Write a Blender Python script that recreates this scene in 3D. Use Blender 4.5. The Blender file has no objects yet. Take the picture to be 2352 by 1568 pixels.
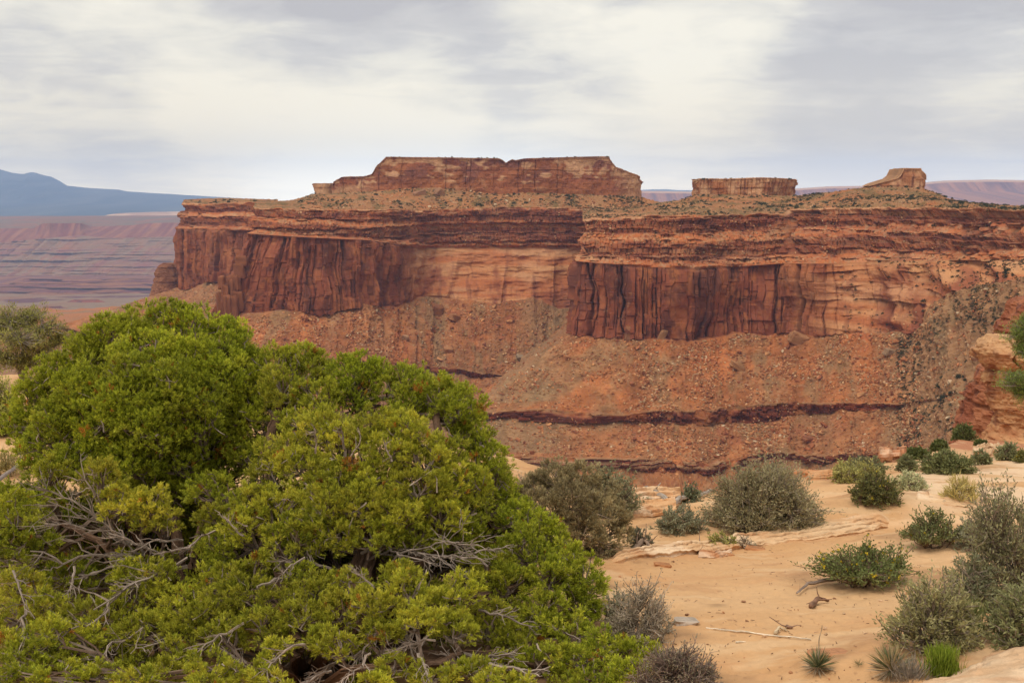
import bpy, bmesh, math
import numpy as np
from mathutils import Vector
C = bpy.context.scene.collection
RAD = math.radians

# ---------------------------------------------------------------- camera, sky, sun, exposure
LENS, PITCH = 40.0, RAD(7.25)
KF = 0.5 * 36.0 / LENS
cam_data = bpy.data.cameras.new("camera")
cam_data.lens = LENS
cam_data.sensor_width = 36.0
cam_data.clip_start = 0.2
cam_data.clip_end = 120000.0
cam = bpy.data.objects.new("camera", cam_data)
C.objects.link(cam)
cam.location = (0, 0, 0)
cam.rotation_euler = (math.pi / 2 - PITCH, 0, 0)
SC = bpy.context.scene
SC.camera = cam
SC.render.engine = 'CYCLES'
SC.cycles.max_bounces = 6
SC.cycles.diffuse_bounces = 3
SC.cycles.glossy_bounces = 1
SC.cycles.transmission_bounces = 3
SC.cycles.transparent_max_bounces = 8
SC.cycles.volume_bounces = 1
SC.cycles.use_denoising = True
SC.cycles.denoiser = 'OPENIMAGEDENOISE'
SC.cycles.denoising_input_passes = 'RGB_ALBEDO_NORMAL'
SC.view_settings.view_transform = 'Standard'
SC.view_settings.look = 'None'
SC.view_settings.gamma = 1.0
SC.view_settings.exposure = 0.88

SUN_EL, SUN_AZ = 62.0, 212.0           # azimuth clockwise from the view direction (+Y)
sd = bpy.data.lights.new("sun", 'SUN')
sd.energy = 1.3
sd.angle = RAD(40)
sd.color = (1.0, 0.93, 0.82)
sun = bpy.data.objects.new("sun", sd)
C.objects.link(sun)
sv = Vector((math.cos(RAD(SUN_EL)) * math.sin(RAD(SUN_AZ)), math.cos(RAD(SUN_EL)) * math.cos(RAD(SUN_AZ)), math.sin(RAD(SUN_EL))))
sun.rotation_euler = (-sv).to_track_quat('-Z', 'Y').to_euler()


class NT:
    """Thin helper for node trees."""
    def __init__(self, tree):
        self.t = tree
        tree.nodes.clear()

    def n(self, typ, ins=None, **props):
        nd = self.t.nodes.new(typ)
        for k, v in props.items():
            setattr(nd, k, v)
        for k, v in (ins or {}).items():
            s = nd.inputs[k]
            if isinstance(v, bpy.types.NodeSocket):
                self.t.links.new(v, s)
            else:
                s.default_value = v
        return nd

    def math(self, op, a, b=0.0, c=0.0, clamp=False):
        return self.n('ShaderNodeMath', {0: a, 1: b, 2: c}, operation=op, use_clamp=clamp).outputs[0]

    def mix(self, fac, a, b, blend='MIX'):
        m = self.n('ShaderNodeMix', {0: fac}, data_type='RGBA', blend_type=blend)
        for i, v in ((6, a), (7, b)):
            if isinstance(v, bpy.types.NodeSocket):
                self.t.links.new(v, m.inputs[i])
            else:
                m.inputs[i].default_value = (*v, 1.0)
        return m.outputs[2]

    def ramp(self, fac, stops, interp='LINEAR'):
        r = self.n('ShaderNodeValToRGB', {0: fac})
        r.color_ramp.interpolation = interp
        els = r.color_ramp.elements
        while len(els) < len(stops):
            els.new(0.5)
        for e, (p, c) in zip(els, stops):
            e.position = p
            e.color = (*c, 1.0) if len(c) == 3 else c
        return r.outputs[0]

    def maprange(self, v, a, b, c=0.0, d=1.0, smooth=True):
        return self.n('ShaderNodeMapRange', {0: v, 1: a, 2: b, 3: c, 4: d}, interpolation_type='SMOOTHSTEP' if smooth else 'LINEAR').outputs[0]


def px_dir(u, v):
    cx = (np.asarray(u, float) - 1176.0) / 1176.0 * KF
    cy = (784.0 - np.asarray(v, float)) / 1176.0 * KF
    c, s = math.cos(PITCH), math.sin(PITCH)
    return cx, c + cy * s, -s + cy * c


def P(u, v, d):
    """World point seen in direction (u, v) of the 2352 x 1568 survey grid at ground distance d (along +Y)."""
    x, y, z = px_dir(u, v)
    k = np.asarray(d, float) / y
    return np.stack(np.broadcast_arrays(x * k, y * k, z * k), -1)


# ---- overcast sky: Nishita seen through a broken cloud deck
world = bpy.data.worlds.new("World")
SC.world = world
world.use_nodes = True
W = NT(world.node_tree)
tc = W.n('ShaderNodeTexCoord').outputs['Generated']
dirn = W.n('ShaderNodeVectorMath', {0: tc}, operation='NORMALIZE').outputs[0]
sep = W.n('ShaderNodeSeparateXYZ', {0: dirn})
dx, dy, dz = sep.outputs
zc = W.math('ADD', W.math('MAXIMUM', dz, 0.0), 0.10)
pxx, pyy = W.math('DIVIDE', dx, zc), W.math('DIVIDE', dy, zc)
deck = W.n('ShaderNodeCombineXYZ', {0: pxx, 1: pyy, 2: 0.0}).outputs[0]
n1 = W.n('ShaderNodeTexNoise', {'Vector': deck, 'Scale': 0.62, 'Detail': 7.0, 'Roughness': 0.52, 'Distortion': 0.35}).outputs[0]
n2 = W.n('ShaderNodeTexNoise', {'Vector': W.n('ShaderNodeVectorMath', {0: deck, 1: (7.3, 1.1, 2.0)}, operation='ADD').outputs[0],
                                'Scale': 2.6, 'Detail': 11.0, 'Roughness': 0.62, 'Distortion': 0.6}).outputs[0]
el = W.n('ShaderNodeCombineXYZ', {0: W.math('MULTIPLY', dx, 3.0), 1: W.math('MULTIPLY', dy, 3.0), 2: W.math('MULTIPLY', dz, 9.0)}).outputs[0]
n3 = W.n('ShaderNodeTexNoise', {'Vector': el, 'Scale': 1.6, 'Detail': 9.0, 'Roughness': 0.60, 'Distortion': 0.3}).outputs[0]
val = W.math('ADD', W.math('MULTIPLY', W.math('SUBTRACT', n1, 0.5), 0.65), W.math('MULTIPLY', W.math('SUBTRACT', n2, 0.5), 0.75))
val = W.math('ADD', val, W.math('MULTIPLY', W.math('SUBTRACT', n3, 0.5), 0.75))
lmp = W.n('ShaderNodeCombineXYZ', {0: dx, 1: dy, 2: W.math('MULTIPLY', dz, 2.6)}).outputs[0]
n4 = W.n('ShaderNodeTexNoise', {'Vector': lmp, 'Scale': 6.5, 'Detail': 9.0, 'Roughness': 0.55, 'Distortion': 0.5}).outputs[0]
n5 = W.n('ShaderNodeTexNoise', {'Vector': lmp, 'Scale': 2.6, 'Detail': 4.0, 'Roughness': 0.5, 'Distortion': 0.3}).outputs[0]
val = W.math('ADD', val, W.math('MULTIPLY', W.math('SUBTRACT', n4, 0.5), 0.75))
val = W.math('ADD', val, W.math('MULTIPLY', W.math('SUBTRACT', n5, 0.5), 0.55))
val = W.math('ADD', val, 0.53)
# thin and thick parts of the deck (where the cloud is, in compass bearing and height)
for (u, v, rad, amt) in ((60, 40, 13, .28), (640, 215, 7, .34), (880, 250, 6, .18), (980, 190, 5, .16), (110, 215, 8, -.30), (640, 30, 7, -.34), (900, 60, 6, -.20),
                         (1500, 40, 9, .18), (1250, 130, 7, -.14), (2150, 200, 9, -.22), (1900, 60, 9, -.10), (2300, 40, 8, .06), (1750, 270, 7, .08), (350, 330, 6, -.05), (1350, 260, 8, .10)):
    b = P(u, v, 1.0)
    b = b / np.linalg.norm(b)
    dt = W.n('ShaderNodeVectorMath', {0: dirn, 1: tuple(b)}, operation='DOT_PRODUCT').outputs['Value']
    wgt = W.maprange(dt, math.cos(RAD(rad)), 1.0)
    val = W.math('ADD', val, W.math('MULTIPLY', wgt, amt * 1.15))
cloud = W.ramp(val, [(0.22, (0.50, 0.485, 0.495)), (0.43, (0.62, 0.605, 0.595)), (0.58, (0.78, 0.76, 0.69)), (0.80, (0.95, 0.915, 0.80))])
low = W.maprange(dz, 0.0, 0.16, 1.0, 0.0)
warm = W.maprange(dz, 0.0, 0.34, 1.0, 0.0)
cloud = W.mix(warm, cloud, W.mix(1.0, cloud, (1.0, 0.93, 0.80), blend='MULTIPLY'))
warm2 = W.maprange(dz, 0.0, 0.13, 1.0, 0.0)
cloud = W.mix(warm2, cloud, W.mix(1.0, cloud, (1.06, 0.93, 0.66), blend='MULTIPLY'))
cloud = W.mix(W.math('MULTIPLY', low, 0.40), cloud, (0.80, 0.75, 0.62))
horizon = W.math('ADD', W.maprange(dz, 0.0, 0.15, 1.28, 1.0), W.maprange(dz, 0.0, 0.05, 0.95, 0.0))
cloud = W.n('ShaderNodeVectorMath', {0: cloud, 'Scale': horizon}, operation='SCALE').outputs[0]
cloud_up = W.n('ShaderNodeVectorMath', {0: cloud, 'Scale': 6.3}, operation='SCALE').outputs[0]
sky = W.n('ShaderNodeTexSky', sky_type='NISHITA', sun_disc=False, sun_elevation=RAD(SUN_EL), sun_rotation=RAD(SUN_AZ), altitude=1800.0).outputs[0]
skyc = W.mix(0.96, sky, cloud_up)
bg = W.n('ShaderNodeBackground', {'Color': skyc, 'Strength': 0.10})
W.n('ShaderNodeOutputWorld', {'Surface': bg.outputs[0]})


# ---------------------------------------------------------------- numpy noise
def _h(ix, iy, iz, seed):
    n = (ix.astype(np.int64) * 374761393 + iy.astype(np.int64) * 668265263 + iz.astype(np.int64) * 2147483647 + seed * 1442695041) & 0xFFFFFFFF
    n = ((n ^ (n >> 13)) * 1274126177) & 0xFFFFFFFF
    n = ((n ^ (n >> 16)) * 2246822519) & 0xFFFFFFFF
    return ((n ^ (n >> 15)) & 0xFFFFFF).astype(np.float64) / 0xFFFFFF


def rnd(i, seed=0):
    i = np.asarray(i)
    z = np.zeros_like(i)
    return _h(np.floor(i), z, z, seed)


def rnd2(i, j, seed=0):
    i, j = np.broadcast_arrays(np.floor(i), np.floor(j))
    return _h(i, j, np.zeros_like(i), seed)


def vn(x, y=0.0, z=None, seed=0):
    """value noise 0..1 (2-D, or 3-D when z is given)"""
    if z is None:
        x, y = np.broadcast_arrays(np.asarray(x, float), np.asarray(y, float))
        fx, fy = np.floor(x), np.floor(y)
        tx, ty = x - fx, y - fy
        tx, ty = tx * tx * (3 - 2 * tx), ty * ty * (3 - 2 * ty)
        o = np.zeros_like(fx)
        a = _h(fx, fy, o, seed) * (1 - tx) + _h(fx + 1, fy, o, seed) * tx
        b = _h(fx, fy + 1, o, seed) * (1 - tx) + _h(fx + 1, fy + 1, o, seed) * tx
        return a * (1 - ty) + b * ty
    x, y, z = np.broadcast_arrays(np.asarray(x, float), np.asarray(y, float), np.asarray(z, float))
    fz = np.floor(z)
    tz = z - fz
    tz = tz * tz * (3 - 2 * tz)
    fx, fy = np.floor(x), np.floor(y)
    tx, ty = x - fx, y - fy
    tx, ty = tx * tx * (3 - 2 * tx), ty * ty * (3 - 2 * ty)
    r = 0
    for dz_, wz in ((0, 1 - tz), (1, tz)):
        a = _h(fx, fy, fz + dz_, seed) * (1 - tx) + _h(fx + 1, fy, fz + dz_, seed) * tx
        b = _h(fx, fy + 1, fz + dz_, seed) * (1 - tx) + _h(fx + 1, fy + 1, fz + dz_, seed) * tx
        r = r + (a * (1 - ty) + b * ty) * wz
    return r


def fbm(x, y=0.0, z=None, o=4, seed=0, gain=0.5):
    """-1..1 fractal noise"""
    s, a, f, t = 0.0, 1.0, 1.0, 0.0
    for k in range(o):
        s = s + a * (vn(x * f, y * f, None if z is None else z * f, seed + 17 * k) * 2 - 1)
        t += a
        a *= gain
        f *= 2.03
    return s / t * 1.5


def sstep(a, b, x):
    t = np.clip((x - a) / (b - a), 0, 1)
    return t * t * (3 - 2 * t)


def cells(x, w, seed, jit=0.8):
    """1-D jittered cells of width ~w: id, distance to the nearer edge"""
    x = np.asarray(x, float) / w
    i = np.floor(x)
    e0 = i + jit * (rnd(i, seed) - 0.5)
    e1 = i + 1 + jit * (rnd(i + 1, seed) - 0.5)
    lo, hi = x < e0, x >= e1
    idx = np.where(lo, i - 1, np.where(hi, i + 1, i))
    a = idx + jit * (rnd(idx, seed) - 0.5)
    b = idx + 1 + jit * (rnd(idx + 1, seed) - 0.5)
    return idx, np.minimum(x - a, b - x) * w


def cell_mid(x, w, seed, jit=0.8):
    """centre of the jittered cell that x falls in (cell of cells())"""
    i, _ = cells(x, w, seed, jit)
    return w * (i + .5 + .5 * jit * (rnd(i, seed) + rnd(i + 1, seed) - 1.0))


def lerp(a, b, t):
    return a + (b - a) * t


def col_mix(a, b, t):
    a, b = np.asarray(a, float), np.asarray(b, float)
    return a + (b - a) * np.clip(t, 0, 1)[..., None]


# ---------------------------------------------------------------- meshes and tags
def mesh_np(name, V, faces, mat, col=None, parent=None, smooth=False):
    """one mesh object from arrays; faces is a list of (n,k) index arrays"""
    V = np.asarray(V, np.float32).reshape(-1, 3)
    faces = [np.asarray(f, np.int32) for f in faces if len(f)]
    me = bpy.data.meshes.new(name)
    me.vertices.add(len(V))
    me.vertices.foreach_set("co", V.ravel())
    loops = np.concatenate([f.ravel() for f in faces])
    tot = np.concatenate([np.full(len(f), f.shape[1], np.int32) for f in faces])
    start = np.concatenate([[0], np.cumsum(tot)[:-1]]).astype(np.int32)
    me.loops.add(len(loops))
    me.loops.foreach_set("vertex_index", loops)
    me.polygons.add(len(tot))
    me.polygons.foreach_set("loop_start", start)
    me.polygons.foreach_set("loop_total", tot)
    me.polygons.foreach_set("use_smooth", np.full(len(tot), smooth, bool))
    me.update(calc_edges=True)
    me.validate()
    if col is not None:
        at = me.color_attributes.new("col", 'FLOAT_COLOR', 'POINT')
        c4 = np.ones((len(V), 4), np.float32)
        c4[:, :3] = np.clip(np.asarray(col).reshape(-1, 3), 0, 1)
        at.data.foreach_set("color", c4.ravel())
    if mat:
        me.materials.append(mat)
    o = bpy.data.objects.new(name, me)
    C.objects.link(o)
    if parent is not None:
        o.parent = parent
    return o


def grid_faces(r, c, base=0):
    i = np.arange(r - 1)[:, None] * c + np.arange(c - 1)[None]
    i = i.ravel() + base
    return np.stack([i, i + c, i + c + 1, i + 1], 1)


def tag(o, label, cat, group=None, kind=None):
    if label:
        o["label"] = label
    if cat:
        o["category"] = cat
    if group:
        o["group"] = group
    if kind:
        o["kind"] = kind
    return o


def struct(o):
    o["kind"] = "structure"
    return o


def empty(name, loc):
    o = bpy.data.objects.new(name, None)
    C.objects.link(o)
    o.location = tuple(float(x) for x in loc)
    return o


class MB:
    """collects numpy pieces, builds one mesh"""
    def __init__(self):
        self.V, self.C, self.F, self.n = [], [], {}, 0

    def add(self, V, F, col):
        V = np.asarray(V, float).reshape(-1, 3)
        if not len(V):
            return
        F = np.asarray(F)
        self.F.setdefault(F.shape[1], []).append(F + self.n)
        self.V.append(V)
        self.C.append(np.broadcast_to(np.asarray(col, float), V.shape))
        self.n += len(V)

    def leaves(self, p, d, L, w, col, rng):
        """diamond leaves: base points p, unit directions d, lengths, widths, colours (n,3)"""
        n = len(p)
        s = np.cross(d, rng.normal(size=(n, 3)))
        s /= np.linalg.norm(s, axis=1, keepdims=True) + 1e-9
        L = np.broadcast_to(np.asarray(L, float), n)[:, None]
        w = np.broadcast_to(np.asarray(w, float), n)[:, None]
        m = p + d * L * 0.5
        V = np.stack([p, m + s * w * .5, p + d * L, m - s * w * .5], 1).reshape(-1, 3)
        self.add(V, np.arange(4 * n).reshape(-1, 4), np.repeat(np.broadcast_to(col, (n, 3)), 4, 0))

    def segs(self, a, b, ra, rb, col, k=3):
        """tapered k-sided prisms from a to b"""
        a, b = np.asarray(a, float).reshape(-1, 3), np.asarray(b, float).reshape(-1, 3)
        n = len(a)
        d = b - a
        d = d / (np.linalg.norm(d, axis=1, keepdims=True) + 1e-9)
        ref = np.where(np.abs(d[:, 2:3]) > .9, [[1., 0, 0]], [[0, 0, 1.]])
        s = np.cross(d, ref)
        s /= np.linalg.norm(s, axis=1, keepdims=True) + 1e-9
        t = np.cross(d, s)
        ra = np.broadcast_to(np.asarray(ra, float), n)[:, None]
        rb = np.broadcast_to(np.asarray(rb, float), n)[:, None]
        R1, R2 = [], []
        for q in range(k):
            an = 2 * math.pi * q / k
            o = s * math.cos(an) + t * math.sin(an)
            R1.append(a + o * ra)
            R2.append(b + o * rb)
        V = np.stack(R1 + R2, 1).reshape(-1, 3)
        base = np.arange(n)[:, None] * (2 * k)
        F = np.concatenate([base + np.array([[q, (q + 1) % k, k + (q + 1) % k, k + q]]) for q in range(k)])
        self.add(V, F, np.repeat(np.broadcast_to(col, (n, 3)), 2 * k, 0))

    def build(self, name, mat, parent=None, origin=None, smooth=False):
        if not self.n:
            return None
        V = np.concatenate(self.V)
        if origin is not None:
            V = V - np.asarray(origin)
        o = mesh_np(name, V, [np.concatenate(f) for f in self.F.values()], mat, np.concatenate(self.C), parent, smooth)
        if origin is not None and parent is None:
            o.location = tuple(float(x) for x in origin)
        return o


# ---------------------------------------------------------------- materials
def rock_material(name, scale, amt=0.35, bump=0.4, rough=0.95, streak=None):
    """colour attribute (the strata and varnish of the rock) broken up by procedural grain"""
    m = bpy.data.materials.new(name)
    m.use_nodes = True
    N = NT(m.node_tree)
    at = N.n('ShaderNodeAttribute', attribute_name="col").outputs['Color']
    co = N.n('ShaderNodeTexCoord').outputs['Object']
    g1 = N.n('ShaderNodeTexNoise', {'Vector': co, 'Scale': scale, 'Detail': 6.0, 'Roughness': 0.65}).outputs[0]
    g2 = N.n('ShaderNodeTexNoise', {'Vector': co, 'Scale': scale * 7.3, 'Detail': 4.0, 'Roughness': 0.6}).outputs[0]
    f = N.math('ADD', N.math('MULTIPLY', g1, 0.6), N.math('MULTIPLY', g2, 0.4))
    f = N.maprange(f, 0.3, 0.7, 1.0 - amt, 1.0 + amt, smooth=False)
    c = N.n('ShaderNodeVectorMath', {0: at, 'Scale': f}, operation='SCALE').outputs[0]
    b = N.n('ShaderNodeBump', {'Strength': bump, 'Distance': 0.35 / scale, 'Height': g1})
    b2 = N.n('ShaderNodeBump', {'Strength': bump * .7, 'Distance': 0.08 / scale, 'Height': g2, 'Normal': b.outputs[0]})
    p = N.n('ShaderNodeBsdfPrincipled', {'Base Color': c, 'Roughness': rough, 'Specular IOR Level': 0.12, 'Normal': b2.outputs[0]})
    N.n('ShaderNodeOutputMaterial', {'Surface': p.outputs[0]})
    return m


def leaf_material(name, trans=0.3, scale=60.0):
    m = bpy.data.materials.new(name)
    m.use_nodes = True
    N = NT(m.node_tree)
    at = N.n('ShaderNodeAttribute', attribute_name="col").outputs['Color']
    co = N.n('ShaderNodeTexCoord').outputs['Object']
    g = N.n('ShaderNodeTexNoise', {'Vector': co, 'Scale': scale, 'Detail': 2.0}).outputs[0]
    c = N.n('ShaderNodeVectorMath', {0: at, 'Scale': N.maprange(g, 0.3, 0.7, 0.8, 1.2)}, operation='SCALE').outputs[0]
    p = N.n('ShaderNodeBsdfPrincipled', {'Base Color': c, 'Roughness': 0.6, 'Specular IOR Level': 0.25})
    t = N.n('ShaderNodeBsdfTranslucent', {'Color': c})
    x = N.n('ShaderNodeMixShader', {0: trans, 1: p.outputs[0], 2: t.outputs[0]})
    N.n('ShaderNodeOutputMaterial', {'Surface': x.outputs[0]})
    return m


M_CLIFF = rock_material("cliff_rock", 0.22, 0.26, 0.5)
M_FAR = rock_material("far_rock", 0.01, 0.25, 0.3)
M_BOULDER = rock_material("boulder_rock", 0.6, 0.25, 0.5)
M_SLAB = rock_material("slickrock", 5.0, 0.16, 0.5)
M_PILLAR = rock_material("pillar_rock", 0.9, 0.22, 0.5)
M_LEAF = leaf_material("leaf", 0.36)
M_DRYLEAF = leaf_material("dry_leaf", 0.15)
M_BARK = rock_material("bark", 30.0, 0.35, 0.7)
# ---------------------------------------------------------------- the mesa: cliff bands swept along the rim
def tab(c, pts, k):
    pts = np.asarray(pts, float)
    return np.interp(c, pts[:, 0], pts[:, k])


def drop_to(u, v, X0, slope):
    """distance at which the sight line (u, v) meets a slope falling towards the viewer from X0"""
    x, y, z = px_dir(u, v)
    k = z / y                                   # z per metre of distance
    return (X0[..., 1] * slope - X0[..., 2]) / (slope - k)


# colours of the strata (reflectance)
VARN = np.array((.112, .047, .037)); WING = np.array((.235, .083, .047)); ORANGE = np.array((.37, .154, .069))
CREAM = np.array((.55, .36, .22)); TALUS = np.array((.50, .195, .078)); GREY = np.array((.33, .205, .115)); REDBED = np.array((.28, .080, .042))
TAN = np.array((.46, .27, .14)); DARKRED = np.array((.115, .042, .034))

SCATTER = []          # (zone, points, normals-ish up, image weight)


def section(name, c, lines, rows, alcove, fan, grey_fn, seed):
    """lines: ordered dict line -> (u, v, d) arrays over c; rows: subdivisions between neighbouring lines"""
    keys = list(lines)
    Xl = {k: P(*lines[k]) for k in keys}
    segs, T, blocks = [], [], []
    for i, (a, b) in enumerate(zip(keys[:-1], keys[1:])):
        n = rows[i]
        t = np.linspace(0, 1, n, endpoint=False)
        blocks.append(lerp(Xl[a][None], Xl[b][None], t[:, None, None]))
        segs += [i] * n
        T += list(t)
    blocks.append(Xl[keys[-1]][None])
    segs.append(len(keys) - 2)
    T.append(1.0)
    X = np.concatenate(blocks)
    seg, T = np.array(segs)[:, None], np.array(T)[:, None]
    # arc length and outward direction along the top of the big cliff
    pl = Xl['K'][:, :2] * 0.5 + Xl['B'][:, :2] * 0.5
    ker = np.hanning(15); ker /= ker.sum()
    ps = np.stack([np.convolve(np.pad(pl[:, k], 7, 'edge'), ker, 'valid') for k in range(2)], 1)
    s = np.concatenate([[0], np.cumsum(np.linalg.norm(np.diff(ps, axis=0), axis=1))]) + seed * 997.0
    tg = np.gradient(ps, axis=0)
    tg /= np.linalg.norm(tg, axis=1, keepdims=True) + 1e-9
    out = np.stack([tg[:, 1], -tg[:, 0], np.zeros(len(s))], 1)
    S = np.broadcast_to(s[None], X.shape[:2])
    wob_k = {'T1': 3.2, 'E': 4.2, 'T2': 2.6, 'E2': 3.4}
    Z = X[..., 2]
    x, y = X[..., 0], X[..., 1]
    al, fn = alcove[None], fan[None]
    D = np.zeros(X.shape[:2])
    DZ = np.zeros(X.shape[:2])
    col = np.zeros(X.shape)
    big = fbm(S / 70, Z / 90, o=3, seed=seed)
    fine = fbm(S / 5, Z / 5, o=3, seed=seed + 3)
    grit = fbm(x / 3.1, y / 3.1, Z / 3.1, o=3, seed=seed + 5)
    patch = fbm(x / 34, y / 34, Z / 34, o=4, seed=seed + 9)

    # --- plateau behind the rim
    m = (seg == 0) | (seg == 1)
    lump = fbm(x / 45, y / 45, o=4, seed=seed + 21)
    DZ += np.where(m, lump * 3.6 * np.sin(np.pi * np.clip(T, 0, 1)) + grit * 1.3, 0)
    top_c = col_mix(col_mix(TALUS * 1.0, TAN * 1.05, 0.5 + 0.7 * patch), GREY, 0.25 + 0.6 * lump)
    top_c = col_mix(top_c, CREAM * .9, sstep(.35, .8, grit) * .6)
    top_c = top_c * .86
    top_c = col_mix(top_c, GREY * np.array((.42, .56, .42)), sstep(-.1, .55, fbm(x / 14, y / 22, o=4, seed=seed + 23)) * .7)
    col = np.where(m[..., None], top_c, col)

    # --- ledgy upper band
    m = seg == 2
    zw = Z + 2.2 * fbm(S / 55, o=3, seed=seed + 31) + 0.8 * fbm(S / 9, o=2, seed=seed + 32)
    lid, _ = cells(zw, 3.4, seed + 33, 0.9)
    lid2, ledge = cells(zw, 9.5, seed + 34, 0.9)
    bid, bed = cells(S + 13 * rnd(lid, 5), 5.5, seed + 35, 0.95)
    off = (rnd(lid, seed + 36) - .5) * 5.0 + (rnd(lid2, seed + 37) - .5) * 9.0 + (rnd2(bid, lid, seed + 38) - .5) * 2.4
    off += fbm(S / 16, lid * 3.7, o=3, seed=seed + 39) * 4.2
    off -= 1.6 * np.exp(-(bed / .5) ** 2)
    Tj = np.clip(T + .05 * fbm(S / 60, o=3, seed=seed + 29) + .03 * fbm(S / 9, o=3, seed=seed + 28), 0, 1)
    prof = np.interp(Tj, [0, .04, .34, .50, .56, .84, .97, 1], [0, .02, .10, .42, .48, .60, .97, 1])
    off += .75 * (prof - Tj) * (Xl['R'][:, 1] - Xl['K'][:, 1])[None]
    cliffy = np.interp(Tj, [0, .05, .07, .33, .36, .50, .53, .84, .88, 1], [.0, .1, 1, 1, 0, 0, 1, 1, .1, 0])
    cliffy = np.clip(cliffy + .7 * fbm(S / 20, Z / 6, o=3, seed=seed + 27) - .15, 0, 1)
    run = np.clip((Xl['R'][:, 1] - Xl['K'][:, 1]) / np.maximum(Xl['R'][:, 2] - Xl['K'][:, 2], 5.0), 0, 3.0)[None]
    off += run * np.clip(zw - cell_mid(zw, 9.5, seed + 34, 0.9), -6, 6) * 0.40
    edge_fade = sstep(0, .06, T) * (1 - sstep(.94, 1, T))
    D += np.where(m, off * edge_fade, 0)
    lc = rnd(lid, seed + 40)
    lcol = col_mix(DARKRED * 1.7, TALUS * .72, lc * 1.2)
    lcol = col_mix(lcol, CREAM * .86, sstep(.62, .9, rnd(lid, seed + 41) + .25 * fbm(S / 22, lid * 2.1, o=2, seed=seed + 42)))
    lcol = col_mix(lcol, VARN * 1.3, sstep(.25, .8, big + .6 * patch) * .65)
    lcol = col_mix(lcol, col_mix(TALUS * .85, GREY * .85, .5 + grit), sstep(-.05, .45, fbm(S / 30, Z / 9, o=4, seed=seed + 38) + .25 * sstep(0, 60, np.broadcast_to(run, S.shape) * 30) - .1) * .7)
    lcol = col_mix(lcol, TAN * .8, sstep(.3, .8, grit) * .35)
    joint = np.exp(-(bed / .6) ** 2)
    dcol = col_mix(DARKRED * 1.5, WING * 1.0, .5 + .8 * fbm(S / 9, Z / 12, o=4, seed=seed + 26))
    dcol = col_mix(dcol, VARN * 1.2, sstep(.0, .7, big + patch + .4 * (rnd2(bid, lid2, seed + 25) - .5)) * .7)
    rcol = col_mix(TALUS * .95, CREAM * .8, sstep(-.1, .6, grit + .5 * fbm(S / 14, Z / 3, o=3, seed=seed + 24)))
    rcol = col_mix(rcol, GREY * .7, sstep(.1, .7, patch) * .5)
    lcol = lerp(lcol, col_mix(rcol, dcol, cliffy), .60) * (1 - .3 * joint * cliffy)[..., None]
    lcol = col_mix(lcol, CREAM * .92, (1 - sstep(.02, .07, T)) * sstep(-.4, .3, fbm(S / 14, o=3, seed=seed + 23)) * .8)
    col = np.where(m[..., None], lcol, col)

    # --- the big wall: joints, columns, spalled panels, desert varnish
    m = seg == 3
    wob = S + 1.8 * fbm(Z / 22, S / 40, o=2, seed=seed + 51) + 16 * fbm(S / 48, o=2, seed=seed + 41)
    c1, e1 = cells(wob, 13.0, seed + 52, 0.9)
    c2, e2 = cells(wob, 5.2, seed + 53, 0.95)
    zb = Z + 40 * rnd(c1, seed + 54)
    k1, _ = cells(zb, 34.0, seed + 55, 0.9)
    zb2 = Z + 30 * rnd(c2, seed + 56)
    k2, f2 = cells(zb2, 17.0, seed + 57, 0.9)
    wv = (1 - al) * (0.35 + 0.65 * np.clip(1 - fn, 0, 1))
    c0, e0 = cells(wob + 3 * fbm(Z / 35, S / 60, o=2, seed=seed + 50), 31.0, seed + 49, 0.95)
    off = (rnd(c0, seed + 48) - .5) * 11 + (rnd(c1, seed + 58) - .5) * 6.0 + (rnd2(c1, k1, seed + 59) - .5) * 4.6 + (rnd2(c2, k2, seed + 60) - .5) * 2.8 + (rnd(c2, seed + 61) - .5) * 1.2
    off -= 7.0 * np.exp(-(e0 / .95) ** 2) * (rnd2(c0, k1, seed + 47) > .3)
    off -= 4.2 * np.exp(-(e1 / .6) ** 2) * (rnd2(c1, np.floor(zb / 40), seed + 62) > .35) + 1.8 * np.exp(-(e2 / .4) ** 2) * (rnd2(c2, k1, seed + 63) > .55)
    off -= 1.3 * np.exp(-(f2 / .45) ** 2) * (rnd2(c2, k2, seed + 46) > .5)
    off += big * 11 + 4 * fbm(S / 24, Z / 45, o=3, seed=seed + 45)
    off += 6.0 * sstep(.35, 1, T) * rnd(c1, seed + 64) - 5.0 * sstep(.22, .0, T) * rnd2(c1, c0, seed + 44)
    soft = fbm(S / 45, Z / 16, o=4, seed=seed + 65) * 6 + fbm(S / 45, Z / 6.5, o=2, seed=seed + 66) * 2.2
    arch = np.abs(((S + 24 * rnd(np.floor(S / 85), seed + 67)) % 85) / 85 - .5) * 2
    soft += -9 * sstep(.25, -.15, arch ** 2 * .9 + .25 - T * .8 + .15 * fbm(S / 20, o=2, seed=seed + 68)) * (al > .3)
    if seed == 3:                                              # slickrock benches stepping back at the right
        l3, _ = cells(Z + 5 * fbm(S / 70, o=3, seed=seed + 37), 13.0, seed + 36, .9)
        soft += (rnd(l3, seed + 35) - .45) * 11 + fbm(S / 26, l3 * 3.3, o=3, seed=seed + 34) * 5 - 3 * np.exp(-(e0 / 1.5) ** 2)
    fade = sstep(0, .04, T)
    D += np.where(m, (off * wv + soft * (1 - wv) * .9 + fine * .35) * fade, 0)
    streak = fbm(S / 6.5 + .5 * fbm(Z / 18, S / 30, o=2, seed=seed + 69), Z / 48, o=4, seed=seed + 70)
    streak2 = fbm(S / 14, Z / 110, o=3, seed=seed + 71)
    blot = fbm(S / 11, Z / 19, o=4, seed=seed + 72)
    wc = col_mix(WING, ORANGE * .80, sstep(.0, .8, blot + .5 * (rnd2(c1, k1, seed + 73) - .5) + .25 * big))
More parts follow.
